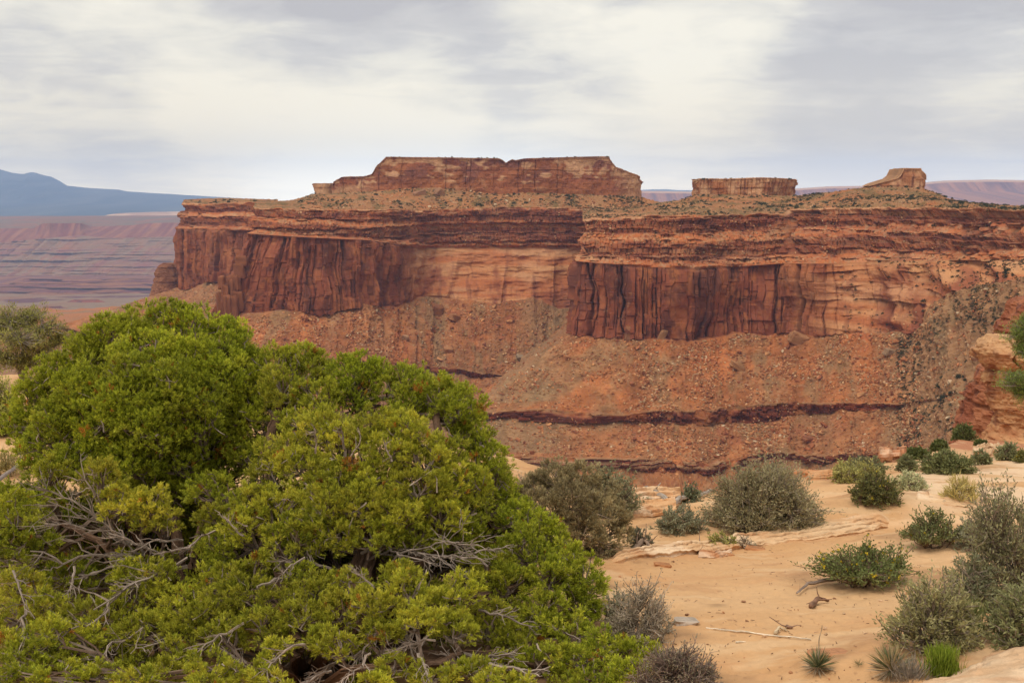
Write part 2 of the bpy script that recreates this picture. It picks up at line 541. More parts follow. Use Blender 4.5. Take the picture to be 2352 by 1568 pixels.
    wc = col_mix(wc, ORANGE * .98, .6 * sstep(.70, .82, rnd2(c2, k2, seed + 74)) * sstep(.15, .5, T))
    vm = sstep(.05, .65, streak * .45 + streak2 * .45 + (rnd2(c1, k1, seed + 75) - .5) * .9 + .5 * fbm(S / 18, Z / 14, o=4, seed=seed + 68) + .30 * (.6 - T))
    wc = col_mix(wc, VARN * 1.12, vm * .82)
    wc = col_mix(wc, VARN * .75, sstep(.35, .8, fbm(S / 7, Z / 9, o=4, seed=seed + 76) + .35 * (rnd2(c2, k2, seed + 43) - .3)) * .6)
    wc = col_mix(wc, VARN * .6, np.maximum(np.exp(-(e0 / 1.1) ** 2), .8 * np.exp(-(e1 / .6) ** 2) * (rnd(c1, seed + 42) > .4)) * .35)
    wc = col_mix(wc, TAN * .75, sstep(.45, .85, grit) * .4)
    band = fbm(S / 90, Z / 7.0, o=4, seed=seed + 77, gain=.4)
    ac = col_mix(TAN * 1.12, ORANGE * 1.12, .5 + .9 * band)
    ac = col_mix(ac, CREAM * .92, sstep(.0, .7, fbm(S / 70, Z / 11, o=3, seed=seed + 78) + .8 * (.4 - T)) * .6)
    ac = col_mix(ac, WING * 1.05, sstep(.1, .8, fbm(S / 24, Z / 40, o=4, seed=seed + 79) + .75 * (T - .45)) * .85)
    ac = col_mix(ac, VARN * 1.5, sstep(.3, .9, streak + .5 * (T - .5)) * .45)
    wc = col_mix(wc, ac, np.broadcast_to(1 - wv, wc.shape[:2]))
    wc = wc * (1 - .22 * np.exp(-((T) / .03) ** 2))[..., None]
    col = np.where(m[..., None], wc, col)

    # --- talus, dark ledge, lower talus, second ledge, canyon bottom
    g = grey_fn(S, T, x, y, Z)
    rib = fbm(S / 19, Z / 60, o=4, seed=seed + 81)
    clod = fbm(x / 9, y / 9, Z / 9, o=3, seed=seed + 82)
    fan_c = 0
    for si in (4, 6, 8):
        m = seg == si
        amp = np.maximum(np.sin(np.pi * np.clip(T, 0, 1)) ** .7, fn)
        D += np.where(m, (rib * 6.5 + patch * 4.5 + clod * 2.2) * amp + grit * 1.1 + fine * .4, 0)
        DZ += np.where(m, (grit * .8), 0)
        tcx = col_mix(TALUS, ORANGE * .80, .45 + .55 * patch + .5 * rib)
        tcx = col_mix(tcx, REDBED * 1.4, sstep(.35, .9, fbm(S / 30, Z / 8, o=3, seed=seed + 85)) * .55)
        tcx = col_mix(tcx, GREY, g * .9 + (.3 * (1 - fn) if si > 4 else 0))
        tcx = col_mix(tcx, np.array((.27, .20, .115)), sstep(.15, .7, fbm(S / 21, Z / 34, o=4, seed=seed + 83)) * .6)
        tcx = tcx * (1 + .28 * clod)[..., None]
        tcx = col_mix(tcx, CREAM * .8, sstep(.42, .75, grit) * .5)
        tcx = col_mix(tcx, REDBED * .9, sstep(.4, .8, -grit) * .5)
        if si == 4:
            fan_c = tcx
        col = np.where(m[..., None], tcx, col)
    for si, hgt in ((5, 2.6), (7, 1.6)):
        m = seg == si
        zz = Z + 1.5 * fbm(S / 40, o=2, seed=seed + 91)
        l5, _ = cells(zz, 1.6 + .8 * (si == 5), seed + 92 + si, .9)
        b5, be = cells(S + 9 * rnd(l5, 6), 7.0, seed + 93, .9)
        off = (rnd(l5, seed + 94) - .35) * 4.0 + (rnd2(b5, np.floor(l5 / 2), seed + 95) - .5) * 3.4 - 1.5 * np.exp(-(be / .6) ** 2) + hgt * (1 - T) * 1.5
        off += fbm(S / 22, o=3, seed=seed + 99) * 6 + (rnd(b5, seed + 89) - .5) * 5
        gone = sstep(.32, .6, fbm(S / 26, T * .8, o=3, seed=seed + 88) + .25 * clod)
        off = off * (1 - gone) + (rib * 3 + clod * 2) * gone
        D += np.where(m, off * (1 - fn) + ((rib * 4.2 + patch * 4.0 + clod * 1.8) + grit * 1.1) * fn, 0)
        dc = col_mix(DARKRED * 1.15, REDBED * .95, rnd(l5, seed + 96) + .4 * fine + .5 * (rnd2(b5, l5, seed + 87) - .5))
        dc = col_mix(dc, TAN * .8, (1 - sstep(.0, .16, T + .08 * clod)) * .85)  # tan line puts the sunlit look of the ledge top into the colour
        if si == 7:
            dc = col_mix(dc, CREAM * .75, sstep(.55, .8, rnd(l5, seed + 97)))
        dc = col_mix(dc, TALUS * .8, sstep(.25, .8, patch + .5 * rnd(b5, seed + 98) - .25) * .6)
        dc = col_mix(dc, fan_c, gone * .9)
        dc = lerp(dc, fan_c, np.broadcast_to(fn, dc.shape[:2])[..., None])
        col = np.where(m[..., None], dc, col)

    col = col * np.where(((seg >= 4) | (seg <= 1))[..., None], np.array((.80, .71, .605)), np.array((.95, .775, .655)))
    X = X + out[None] * D[..., None]
    X[..., 2] += DZ
    return X, col, seg[:, 0], T[:, 0], s


def mkd(c, dB, R, K, B, Q, T1, E, T2, E2, Fl, dQ, Roff, Koff, sl=(.66, .55, .5)):
    L = {}
    uB, vB, d = tab(c, B, 1), tab(c, B, 2) + 3.0 * fbm(c / 14.0, o=3, seed=int(c[0])), tab(c, dB, 1)
    uQ, vQ, dq = tab(c, Q, 1), tab(c, Q, 2), tab(c, dQ, 1)
    uR, vR, dR = tab(c, R, 1), tab(c, R, 2) + 2.4 * fbm(c / 30, o=3, seed=3) + 1.6 * (rnd(np.floor(c / 9 + .4 * fbm(c / 7, seed=4)), 4) - .5), d + tab(c, Roff, 1)
    L['Z'] = (uQ, vQ + 8, dq + 420)
    L['Q'] = (uQ, vQ, dq)
    L['R'] = (uR, vR, dR)
    L['K'] = (tab(c, K, 1), tab(c, K, 2), d + tab(c, Koff, 1))
    L['B'] = (uB, vB, d)
    XB = P(*L['B'])
    for key, tb, slope, frm in (('T1', T1, sl[0], 'B'), ('E', E, 6.0, 'T1'), ('T2', T2, sl[1], 'E'), ('E2', E2, 6.0, 'T2'), ('F', Fl, sl[2], 'E2')):
        u, v = tab(c, tb, 1), tab(c, tb, 2) + (2.6 if key in ('T1', 'T2') else 4.6) * fbm(c / 22.0, o=4, seed=len(key) * 7 + ord(key[0])) * (1 - sstep(2050, 2130, c))
        dd = np.maximum(drop_to(u, v, P(*L[frm]), slope), 150)
        kn = np.hanning(61); kn /= kn.sum()
        ds = np.convolve(np.pad(dd, 30, 'edge'), kn, 'valid')
        L[key] = (u, v, lerp(dd, ds, sstep(c[0] + 70, c[0] + 150, c)))
    return L



def bl(x, a, b):
    return sstep(a, b, x)


CSTEP = 1.5
ROWS = [8, 46, 84, 150, 130, 26, 90, 20, 40]
far_b = [(0, 0, 1000)]

# section one: the recessed left end of the mesa
c = np.concatenate([np.linspace(380, 418, 22, endpoint=False), np.arange(418, 640, CSTEP)])
L1 = mkd(c,
         dB=[(380, 2600), (400, 2260), (418, 2080), (500, 2030), (560, 1990), (640, 1990)],
         R=[(380, 440, 466), (400, 424, 466), (418, 418, 467), (470, 470, 468), (560, 560, 466), (640, 640, 466)],
         K=[(380, 428, 525), (400, 407, 528), (418, 404, 526), (450, 440, 526), (480, 480, 528), (640, 640, 530)],
         B=[(380, 430, 655), (400, 409, 660), (418, 405, 661), (436, 431, 668), (460, 458, 656), (489, 489, 647), (560, 560, 650), (640, 640, 655)],
         Q=[(380, 448, 458), (418, 424, 459), (470, 470, 456), (520, 520, 455), (580, 580, 457), (640, 640, 459)],
         T1=[(380, 300, 732), (400, 205, 741), (418, 140, 747), (440, 225, 775), (470, 330, 800), (540, 470, 820), (640, 600, 820)],
         E=[(380, 298, 736), (400, 203, 747), (418, 135, 754), (440, 222, 790), (470, 330, 815), (540, 470, 835), (640, 600, 835)],
         T2=[(380, 280, 760), (400, 180, 775), (418, 90, 790), (470, 280, 900), (640, 600, 960)],
         E2=[(380, 280, 766), (400, 178, 782), (418, 85, 800), (470, 280, 915), (640, 600, 975)],
         Fl=[(380, 240, 800), (400, 120, 830), (418, 20, 860), (470, 220, 1080), (640, 600, 1150)],
         dQ=[(380, 2750), (418, 2330), (560, 2300), (640, 2300)], Roff=[(380, 42), (640, 42)], Koff=[(380, 5), (640, 5)])


def grey1(S, T, x, y, Z):
    return .7 * np.clip(.35 + .8 * fbm(S / 30, Z / 40, o=2, seed=5) + .4 * (T < .55), 0, 1)


MESA = []
z0 = np.zeros(len(c))
MESA.append((1, c, *section("s1", c, L1, ROWS, z0 + .12, z0, grey1, 1)))

# section two: the left prow and the alcove
c = np.concatenate([np.linspace(540, 575, 22, endpoint=False), np.arange(575, 1540, CSTEP)])
L2 = mkd(c,
         dB=[(540, 2000), (560, 1700), (575, 1580), (700, 1545), (850, 1600), (942, 1680), (1000, 1740), (1250, 1765), (1390, 1790), (1540, 1800)],
         R=[(540, 612, 472), (560, 590, 475), (575, 581, 478), (610, 610, 478.5), (689, 689, 480), (815, 815, 481), (979, 979, 483), (1060, 1060, 479), (1099, 1099, 477), (1185, 1185, 476), (1270, 1270, 476), (1390, 1390, 479), (1540, 1540, 478)],
         K=[(540, 600, 534), (560, 575, 535), (575, 567, 536), (600, 592, 538), (650, 650, 542), (700, 700, 545), (850, 850, 552), (930, 930, 566), (980, 980, 569), (1250, 1250, 569), (1390, 1390, 572), (1540, 1540, 572)],
         B=[(540, 560, 690), (560, 512, 720), (575, 499, 734), (590, 526, 731), (615, 547, 721), (660, 640, 712), (690, 689, 717), (740, 740, 724), (774, 774, 716), (836, 836, 699), (901, 901, 704),
            (942, 942, 699), (979, 979, 681), (1031, 1031, 688), (1082, 1082, 687), (1133, 1133, 699), (1202, 1202, 690), (1226, 1226, 682), (1253, 1253, 696), (1284, 1284, 709), (1390, 1390, 712), (1540, 1540, 712)],
         Q=[(540, 620, 460), (575, 590, 462), (665, 665, 461), (690, 690, 455), (715, 715, 446), (760, 760, 445), (850, 850, 440), (930, 930, 433), (1000, 1000, 431), (1100, 1100, 439), (1250, 1250, 444), (1390, 1390, 449), (1475, 1475, 453), (1512, 1512, 463), (1540, 1540, 468)],
         T1=[(540, 520, 800), (560, 470, 815), (575, 440, 825), (620, 560, 823), (764, 764, 822), (860, 860, 829), (950, 950, 837), (1040, 1040, 843), (1110, 1110, 858), (1180, 1180, 864), (1250, 1250, 862), (1390, 1390, 862), (1540, 1540, 862)],
         E=[(540, 520, 815), (560, 470, 828), (575, 440, 840), (620, 560, 841), (764, 764, 841), (860, 860, 846), (950, 950, 857), (1040, 1040, 858), (1110, 1110, 868), (1180, 1180, 866), (1390, 1390, 864), (1540, 1540, 864)],
         T2=[(540, 500, 930), (575, 400, 960), (764, 764, 940), (950, 950, 950), (1110, 1110, 940), (1180, 1180, 920), (1390, 1390, 915), (1540, 1540, 915)],
         E2=[(540, 500, 945), (575, 400, 975), (764, 764, 955), (950, 950, 965), (1110, 1110, 950), (1180, 1180, 926), (1390, 1390, 920), (1540, 1540, 920)],
         Fl=[(540, 480, 1200), (575, 380, 1200), (764, 764, 1150), (1110, 1110, 1080), (1390, 1390, 1040), (1540, 1540, 1040)],
         dQ=[(540, 2200), (575, 1980), (690, 1890), (1390, 1890)], Roff=[(540, 46), (900, 46), (1000, 62), (1390, 66)], Koff=[(540, 6), (920, 8), (980, 60), (1390, 60)])
alc = bl(c, 905, 990)


def grey2(S, T, x, y, Z):
    uu = 1176 + 1176 / KF * x / np.maximum(y, 1) 
    g = .18 + .55 * fbm(S / 24, T * 1.5, o=3, seed=15)
    g = g + .8 * np.exp(-((uu - (985 + 20 * T)) / 30) ** 2) * (T < .5) + .9 * sstep(1190, 1270, uu + 60 * T)
    return np.clip(g, 0, 1)


MESA.append((2, c, *section("s2", c, L2, ROWS, alc, c * 0, grey2, 2)))

# section three: the right prow, the slickrock slope and the grey fan at the canyon head
c = np.concatenate([np.linspace(1270, 1309, 34, endpoint=False), np.arange(1309, 2360, CSTEP), np.arange(2360, 2700, 5.0)])
L3 = mkd(c,
         dB=[(1270, 1830), (1290, 1560), (1300, 1400), (1309, 1315), (1400, 1298), (1500, 1292), (1600, 1288), (1700, 1310), (1800, 1300), (1900, 1250), (2000, 1205), (2107, 1150), (2180, 1100), (2250, 1040), (2352, 960), (2700, 760)],
         R=[(1270, 1372, 480), (1290, 1352, 495), (1300, 1345, 502), (1309, 1338, 504), (1400, 1400, 501), (1493, 1493, 494), (1600, 1600, 494), (1800, 1800, 491), (1812, 1812, 482), (1913, 1913, 478), (2077, 2077, 476), (2200, 2200, 478), (2352, 2352, 481), (2700, 2700, 480)],
         K=[(1270, 1352, 575), (1290, 1332, 590), (1300, 1326, 598), (1309, 1322, 600), (1400, 1400, 606), (1493, 1493, 614), (1600, 1600, 617), (1700, 1700, 612), (1800, 1800, 605), (1895, 1895, 606), (2000, 2000, 602), (2223, 2223, 597), (2352, 2352, 597), (2700, 2700, 585)],
         B=[(1270, 1340, 715), (1290, 1322, 740), (1300, 1314, 760), (1309, 1309, 770), (1359, 1359, 776), (1441, 1441, 777), (1493, 1493, 779), (1595, 1595, 785), (1646, 1646, 777), (1697, 1697, 764), (1756, 1756, 772), (1803, 1803, 764),
            (1876, 1876, 772), (1986, 1986, 765), (2095, 2095, 765), (2118, 2118, 745), (2130, 2130, 705), (2150, 2150, 690), (2187, 2187, 670), (2352, 2352, 637), (2700, 2700, 610)],
         Q=[(1270, 1372, 478), (1309, 1338, 478), (1400, 1400, 477), (1470, 1470, 474), (1512, 1512, 465), (1560, 1560, 460), (1600, 1600, 448), (1640, 1640, 447), (1833, 1833, 450), (1870, 1870, 446), (1950, 1950, 435), (2000, 2000, 430), (2050, 2050, 429), (2119, 2119, 433), (2145, 2145, 441), (2180, 2180, 457), (2240, 2240, 467), (2352, 2352, 474), (2700, 2700, 478)],
         T1=[(1270, 1180, 850), (1290, 1120, 890), (1300, 1098, 920), (1309, 1088, 943), (1350, 1160, 943), (1380, 1257, 937), (1410, 1340, 945), (1445, 1430, 950), (1500, 1500, 942), (1603, 1603, 942), (1669, 1669, 934), (1731, 1731, 929), (1822, 1822, 923), (1896, 1896, 923), (2006, 2006, 927), (2086, 2086, 924), (2200, 2200, 900), (2352, 2352, 860), (2700, 2700, 800)],
         E=[(1270, 1180, 856), (1290, 1118, 900), (1300, 1094, 938), (1309, 1082, 962), (1350, 1150, 963), (1380, 1250, 966), (1410, 1330, 970), (1445, 1425, 966), (1500, 1500, 971), (1603, 1603, 975), (1669, 1669, 971), (1768, 1768, 971), (1822, 1822, 953), (1914, 1914, 945), (2006, 2006, 942), (2086, 2086, 930), (2200, 2200, 906), (2352, 2352, 866), (2700, 2700, 806)],
         T2=[(1270, 1150, 920), (1290, 1080, 980), (1309, 1040, 1048), (1350, 1140, 1048), (1410, 1300, 1047), (1445, 1422, 1051), (1547, 1547, 1057), (1629, 1629, 1063), (1754, 1754, 1040), (1878, 1878, 1043), (2000, 2000, 1042), (2100, 2100, 1036), (2250, 2250, 1015), (2352, 2352, 990), (2700, 2700, 930)],
         E2=[(1270, 1150, 928), (1290, 1078, 995), (1309, 1036, 1066), (1350, 1136, 1066), (1410, 1296, 1066), (1445, 1420, 1074), (1547, 1547, 1082), (1629, 1629, 1088), (1754, 1754, 1062), (1878, 1878, 1060), (2000, 2000, 1056), (2100, 2100, 1046), (2250, 2250, 1022), (2352, 2352, 996), (2700, 2700, 936)],
         Fl=[(1270, 1100, 1080), (1309, 980, 1250), (1445, 1400, 1280), (1800, 1800, 1260), (2100, 2100, 1200), (2352, 2352, 1150), (2700, 2700, 1060)],
         dQ=[(1270, 1900), (1475, 1850), (1512, 1730), (1600, 1630), (1833, 1610), (1950, 1490), (2119, 1470), (2240, 1330), (2352, 1230), (2700, 1000)],
         Roff=[(1270, 50), (1500, 48), (1800, 50), (1812, 95), (2000, 120), (2352, 120), (2700, 110)], Koff=[(1270, 6), (1700, 8), (1880, 10), (1940, 48), (2110, 62), (2352, 70), (2700, 70)])
alc3 = .92 * bl(c, 1880, 1935) + .35 * bl(c, 1775, 1800) * (1 - bl(c, 1880, 1935))
fan3 = bl(c, 2070, 2150)


def grey3(S, T, x, y, Z):
    uu = 1176 + 1176 / KF * x / np.maximum(y, 1)
    g = .12 + .5 * fbm(S / 26, T * 1.5, o=3, seed=25) + .15 * sstep(1800, 2000, uu)
    g = g + 1.0 * sstep(2010, 2120, uu + 60 * (1 - T) - 30) + .8 * sstep(1330, 1250, uu) * (T < .9)
    return np.clip(g, 0, 1)


MESA.append((3, c, *section("s3", c, L3, ROWS, alc3, fan3, grey3, 3)))

mv, mf, mc, base = [], [], [], 0
for (_, cc, X, colr, sg, tt, ss) in MESA:
    r_, c_ = X.shape[:2]
    mv.append(X.reshape(-1, 3)); mc.append(colr.reshape(-1, 3)); mf.append(grid_faces(r_, c_, base)); base += r_ * c_
struct(mesh_np("mesa", np.concatenate(mv), [np.concatenate(mf)], M_CLIFF, np.concatenate(mc)))


# the canyon bottom that joins the feet of the slopes
fx, fy = np.meshgrid(np.linspace(-2600, 2600, 260), np.linspace(60, 3300, 200))
fz = -318 + 9 * fbm(fx / 160, fy / 160, o=4, seed=41) + 3 * fbm(fx / 25, fy / 25, o=3, seed=42)
struct(mesh_np("canyon_floor_terrain", np.stack([fx, fy, fz], -1).reshape(-1, 3), [grid_faces(200, 260)[:, ::-1]], M_CLIFF,
               (col_mix(TALUS * .7, GREY * .7, .5 + fbm(fx / 120, fy / 120, o=4, seed=43))).reshape(-1, 3)))


# ---------------------------------------------------------------- far country: canyon walls, mountain, plateau
FARK = 1.5


def far_sheet(name, us, lines, rows, colour, disp, seed, mat=M_FAR):
    """lines: list of ([(u, v)...], d) from the top down"""
    pts = []
    for tb, d in lines:
        d = [(q[0], q[1] * FARK) for q in d] if isinstance(d, list) else d * FARK
        tb = np.asarray(tb, float)
        v = np.interp(us, tb[:, 0], tb[:, 1])
        dd = np.interp(us, [q[0] for q in d], [q[1] for q in d]) if isinstance(d, list) else np.full(len(us), float(d))
        pts.append(P(us, v, dd))
    blocks, sg, tt = [], [], []
    for i in range(len(pts) - 1):
        t = np.linspace(0, 1, rows[i], endpoint=False)
        blocks.append(lerp(pts[i][None], pts[i + 1][None], t[:, None, None]))
        sg += [i] * rows[i]; tt += list(t)
    blocks.append(pts[-1][None]); sg.append(len(pts) - 2); tt.append(1.0)
    X = np.concatenate(blocks)
    sg, tt = np.array(sg)[:, None], np.array(tt)[:, None]
    D, DZ, colr = disp(X, sg, tt, seed), 0, colour(X, sg, tt, seed)
    X[..., 1] -= D
    return struct(mesh_np(name, X.reshape(-1, 3), [grid_faces(*X.shape[:2])], mat, colr.reshape(-1, 3)))


def far_disp(X, sg, tt, seed):
    x, z = X[..., 0], X[..., 2]
    wall = (sg == 2)
    a = fbm(x / 420, z / 500, o=4, seed=seed) * 160 + fbm(x / 90, o=3, seed=seed + 1) * 60 * wall
    l, _ = cells(z + 3 * fbm(x / 900, o=2, seed=seed + 6), 13, seed + 2, .9)
    a = a + (rnd(l, seed + 3) - .5) * 70 * (sg >= 3) + fbm(x / 320, l * 5.1, o=4, seed=seed + 4) * 60 * (sg >= 3)
    a = a + np.abs(fbm(x / 200, z / 900, o=4, seed=seed + 5)) * 330 * (sg == 3)
    return a * np.where(sg >= 6, .35, .62)


def far_col(X, sg, tt, seed):
    x, y, z = X[..., 0], X[..., 1], X[..., 2]
    l, _ = cells(z + 3 * fbm(x / 900, o=2, seed=seed + 11) + 2 * fbm(x / 120, o=3, seed=seed + 10), 9, seed + 2, .9)
    n = fbm(x / 260, z / 9, o=4, seed=seed + 12)
    c0 = col_mix(GREY * .55, TALUS * .5, .4 + n)
    c1 = col_mix(REDBED * .7, TALUS * .6, .4 + .8 * fbm(x / 40, z / 260, o=4, seed=seed + 13))
    gul = fbm(x / 60, z / 120, o=4, seed=seed + 19)
    c2 = col_mix(col_mix(GREY * .72, TALUS * .55, .3 + .4 * rnd(l, seed + 14) + .5 * gul), DARKRED * 1.9, sstep(.2, .9, .6 * n + .8 * rnd(l, seed + 15) - .25 + .4 * gul) * .75)
    c3 = col_mix(DARKRED * 1.4, ORANGE * .65, sstep(.3, .8, rnd(l, seed + 16) + .5 * n))
    c4 = col_mix(GREY * .7, ORANGE * .7, sstep(-.3, .8, fbm(x / 220, y / 900, o=3, seed=seed + 17)))
    c4 = col_mix(c4, DARKRED * 1.1, sstep(.2, .6, fbm(x / 300, y / 500, o=4, seed=seed + 18)))
    o = np.where((sg <= 1)[..., None], c0, np.where((sg == 2)[..., None], c1, np.where((sg == 3)[..., None], c2, np.where((sg <= 5)[..., None], c3, c4))))
    return o


us = np.arange(-420, 640, 1.3)
low_rim = [(-420, 650), (0, 652), (35, 648), (58, 640), (110, 639), (180, 641), (300, 640), (640, 638)]
far_sheet("far_canyon_terrain", us, [
    ([(-420, 498), (640, 494)], 9600), ([(-420, 503), (0, 503), (130, 500), (300, 502), (640, 500)], 8800),
    ([(-420, 525), (0, 525), (80, 524), (100, 513), (180, 513), (205, 521), (300, 518), (345, 512), (640, 510)], [(-420, 7300), (80, 7300), (110, 7050), (180, 7050), (220, 7350), (640, 7450)]),
    ([(-420, 560), (0, 558), (60, 552), (180, 541), (260, 547), (400, 543), (640, 540)], [(-420, 7230), (100, 6990), (180, 6990), (640, 7380)]),
    ([(-420, 634), (0, 634), (300, 631), (640, 628)], 6350), (low_rim, 5500),
    ([(-420, 672), (0, 674), (60, 676), (300, 674), (640, 672)], 5330), ([(-420, 800), (640, 800)], 2500), ([(-420, 1150), (640, 1150)], 1500)],
    [6, 26, 50, 130, 14, 60, 110, 40], far_col, far_disp, 61)
# low dark mesas standing on the flats
for (nm, pts, d_) in ((0, [(118, 706), (150, 694), (168, 688), (228, 688), (240, 692), (262, 704)], 4500), (1, [(92, 712), (105, 704), (140, 702), (180, 711)], 4100)):
    u_ = np.linspace(pts[0][0], pts[-1][0], 120)
    far_sheet("low_mesa_terrain", u_, [([(pts[0][0], pts[0][1] + 2), (pts[-1][0], pts[-1][1] + 2)], d_ + 260), (pts, d_ + 60), ([(a_, min(b_ + 12, 708 + 7 * nm)) for a_, b_ in pts], d_)], [6, 26],
              lambda X, sg, tt, s: col_mix(DARKRED * 1.1, REDBED * .9, .5 + fbm(X[..., 0] / 40, X[..., 2] / 8, o=3, seed=s)), lambda X, sg, tt, s: fbm(X[..., 0] / 60, o=3, seed=s) * 22, 63 + nm)


def ridge_disp(X, sg, tt, seed):
    x, z = X[..., 0], X[..., 2]
    return (np.abs(fbm(x / 900, z / 900, o=4, seed=seed)) * 900) * np.sin(np.pi * np.clip(tt + (sg > 0) * 0, 0, 1))


def ridge_col(X, sg, tt, seed):
    n = fbm(X[..., 0] / 500, X[..., 2] / 160, o=4, seed=seed + 3)
    return col_mix((.05, .075, .075), (.10, .115, .105), .5 + n)


us = np.arange(-420, 560, 2.0)
crest = [(-420, 415), (-250, 392), (-120, 380), (0, 389), (27, 397), (42, 399), (55, 400), (64, 397), (72, 395.5), (82, 397), (102, 403), (118, 406), (137, 416), (154, 426.5), (205, 432), (273, 435.5), (290, 439.5), (342, 443), (410, 447), (478, 451), (560, 456)]
far_sheet("mountain_terrain", us, [([(-420, 470), (560, 470)], 23500), (crest, 20500), ([(-420, 470), (200, 466), (560, 474)], 17800), ([(-420, 500), (560, 500)], 13500), ([(-420, 520), (560, 520)], 9000)],
          [6, 46, 40, 16], ridge_col, ridge_disp, 81)


def mid_col(X, sg, tt, seed):
    n = fbm(X[..., 0] / 300, X[..., 2] / 14, o=3, seed=seed)
    return col_mix((.62, .40, .26), (.42, .24, .15), .5 + n)


us = np.arange(180, 560, 1.5)
far_sheet("pale_bench_terrain", us, [([(180, 500), (560, 484)], 11200), ([(180, 503), (225, 498), (270, 490), (350, 487), (560, 484)], 10600), ([(180, 504), (225, 502.5), (420, 500), (560, 500)], 10100), ([(180, 508), (560, 506)], 9000)],
          [4, 26, 6], mid_col, lambda X, sg, tt, s: fbm(X[..., 0] / 130, o=3, seed=s) * 90, 91)


def plat_disp(X, sg, tt, seed):
    return fbm(X[..., 0] / 500, X[..., 2] / 900, o=4, seed=seed) * 260 + fbm(X[..., 0] / 70, o=3, seed=seed + 1) * 35


def plat_col(X, sg, tt, seed):
    n = fbm(X[..., 0] / 60, X[..., 2] / 200, o=4, seed=seed + 2)
    a = col_mix(DARKRED * 1.3, TALUS * .8, .35 + .6 * n)
    t = col_mix(GREY * 1.5, TALUS, .4 + n)
    return np.where((sg <= 1)[..., None], t, a)


us = np.arange(1380, 2900, 2.0)
pc = [(1380, 440), (1475, 438.5), (1600, 440), (1830, 433), (1895, 428.5), (1990, 427), (2060, 423), (2121, 419), (2168, 415), (2260, 413), (2352, 414.5), (2600, 416), (2900, 425)]
far_sheet("far_plateau_terrain", us, [([(a, b + 6) for a, b in pc], 16000), (pc, 12500), ([(a, b + 5) for a, b in pc], 9800), ([(a, b + 26) for a, b in pc], 9600), ([(1380, 480), (2900, 500)], 7600), ([(1380, 560), (2900, 600)], 5000)],
          [4, 14, 30, 30, 10], plat_col, plat_disp, 71)
us = np.arange(1300, 1800, 2.0)
far_sheet("far_ridge_terrain", us, [([(1300, 445), (1800, 445)], 23000), ([(1300, 440), (1460, 437), (1500, 435), (1530, 434.5), (1560, 437), (1800, 438)], 21000), ([(1300, 446), (1800, 446)], 19000)], [4, 10], ridge_col, lambda X, sg, tt, s: X[..., 0] * 0, 95)


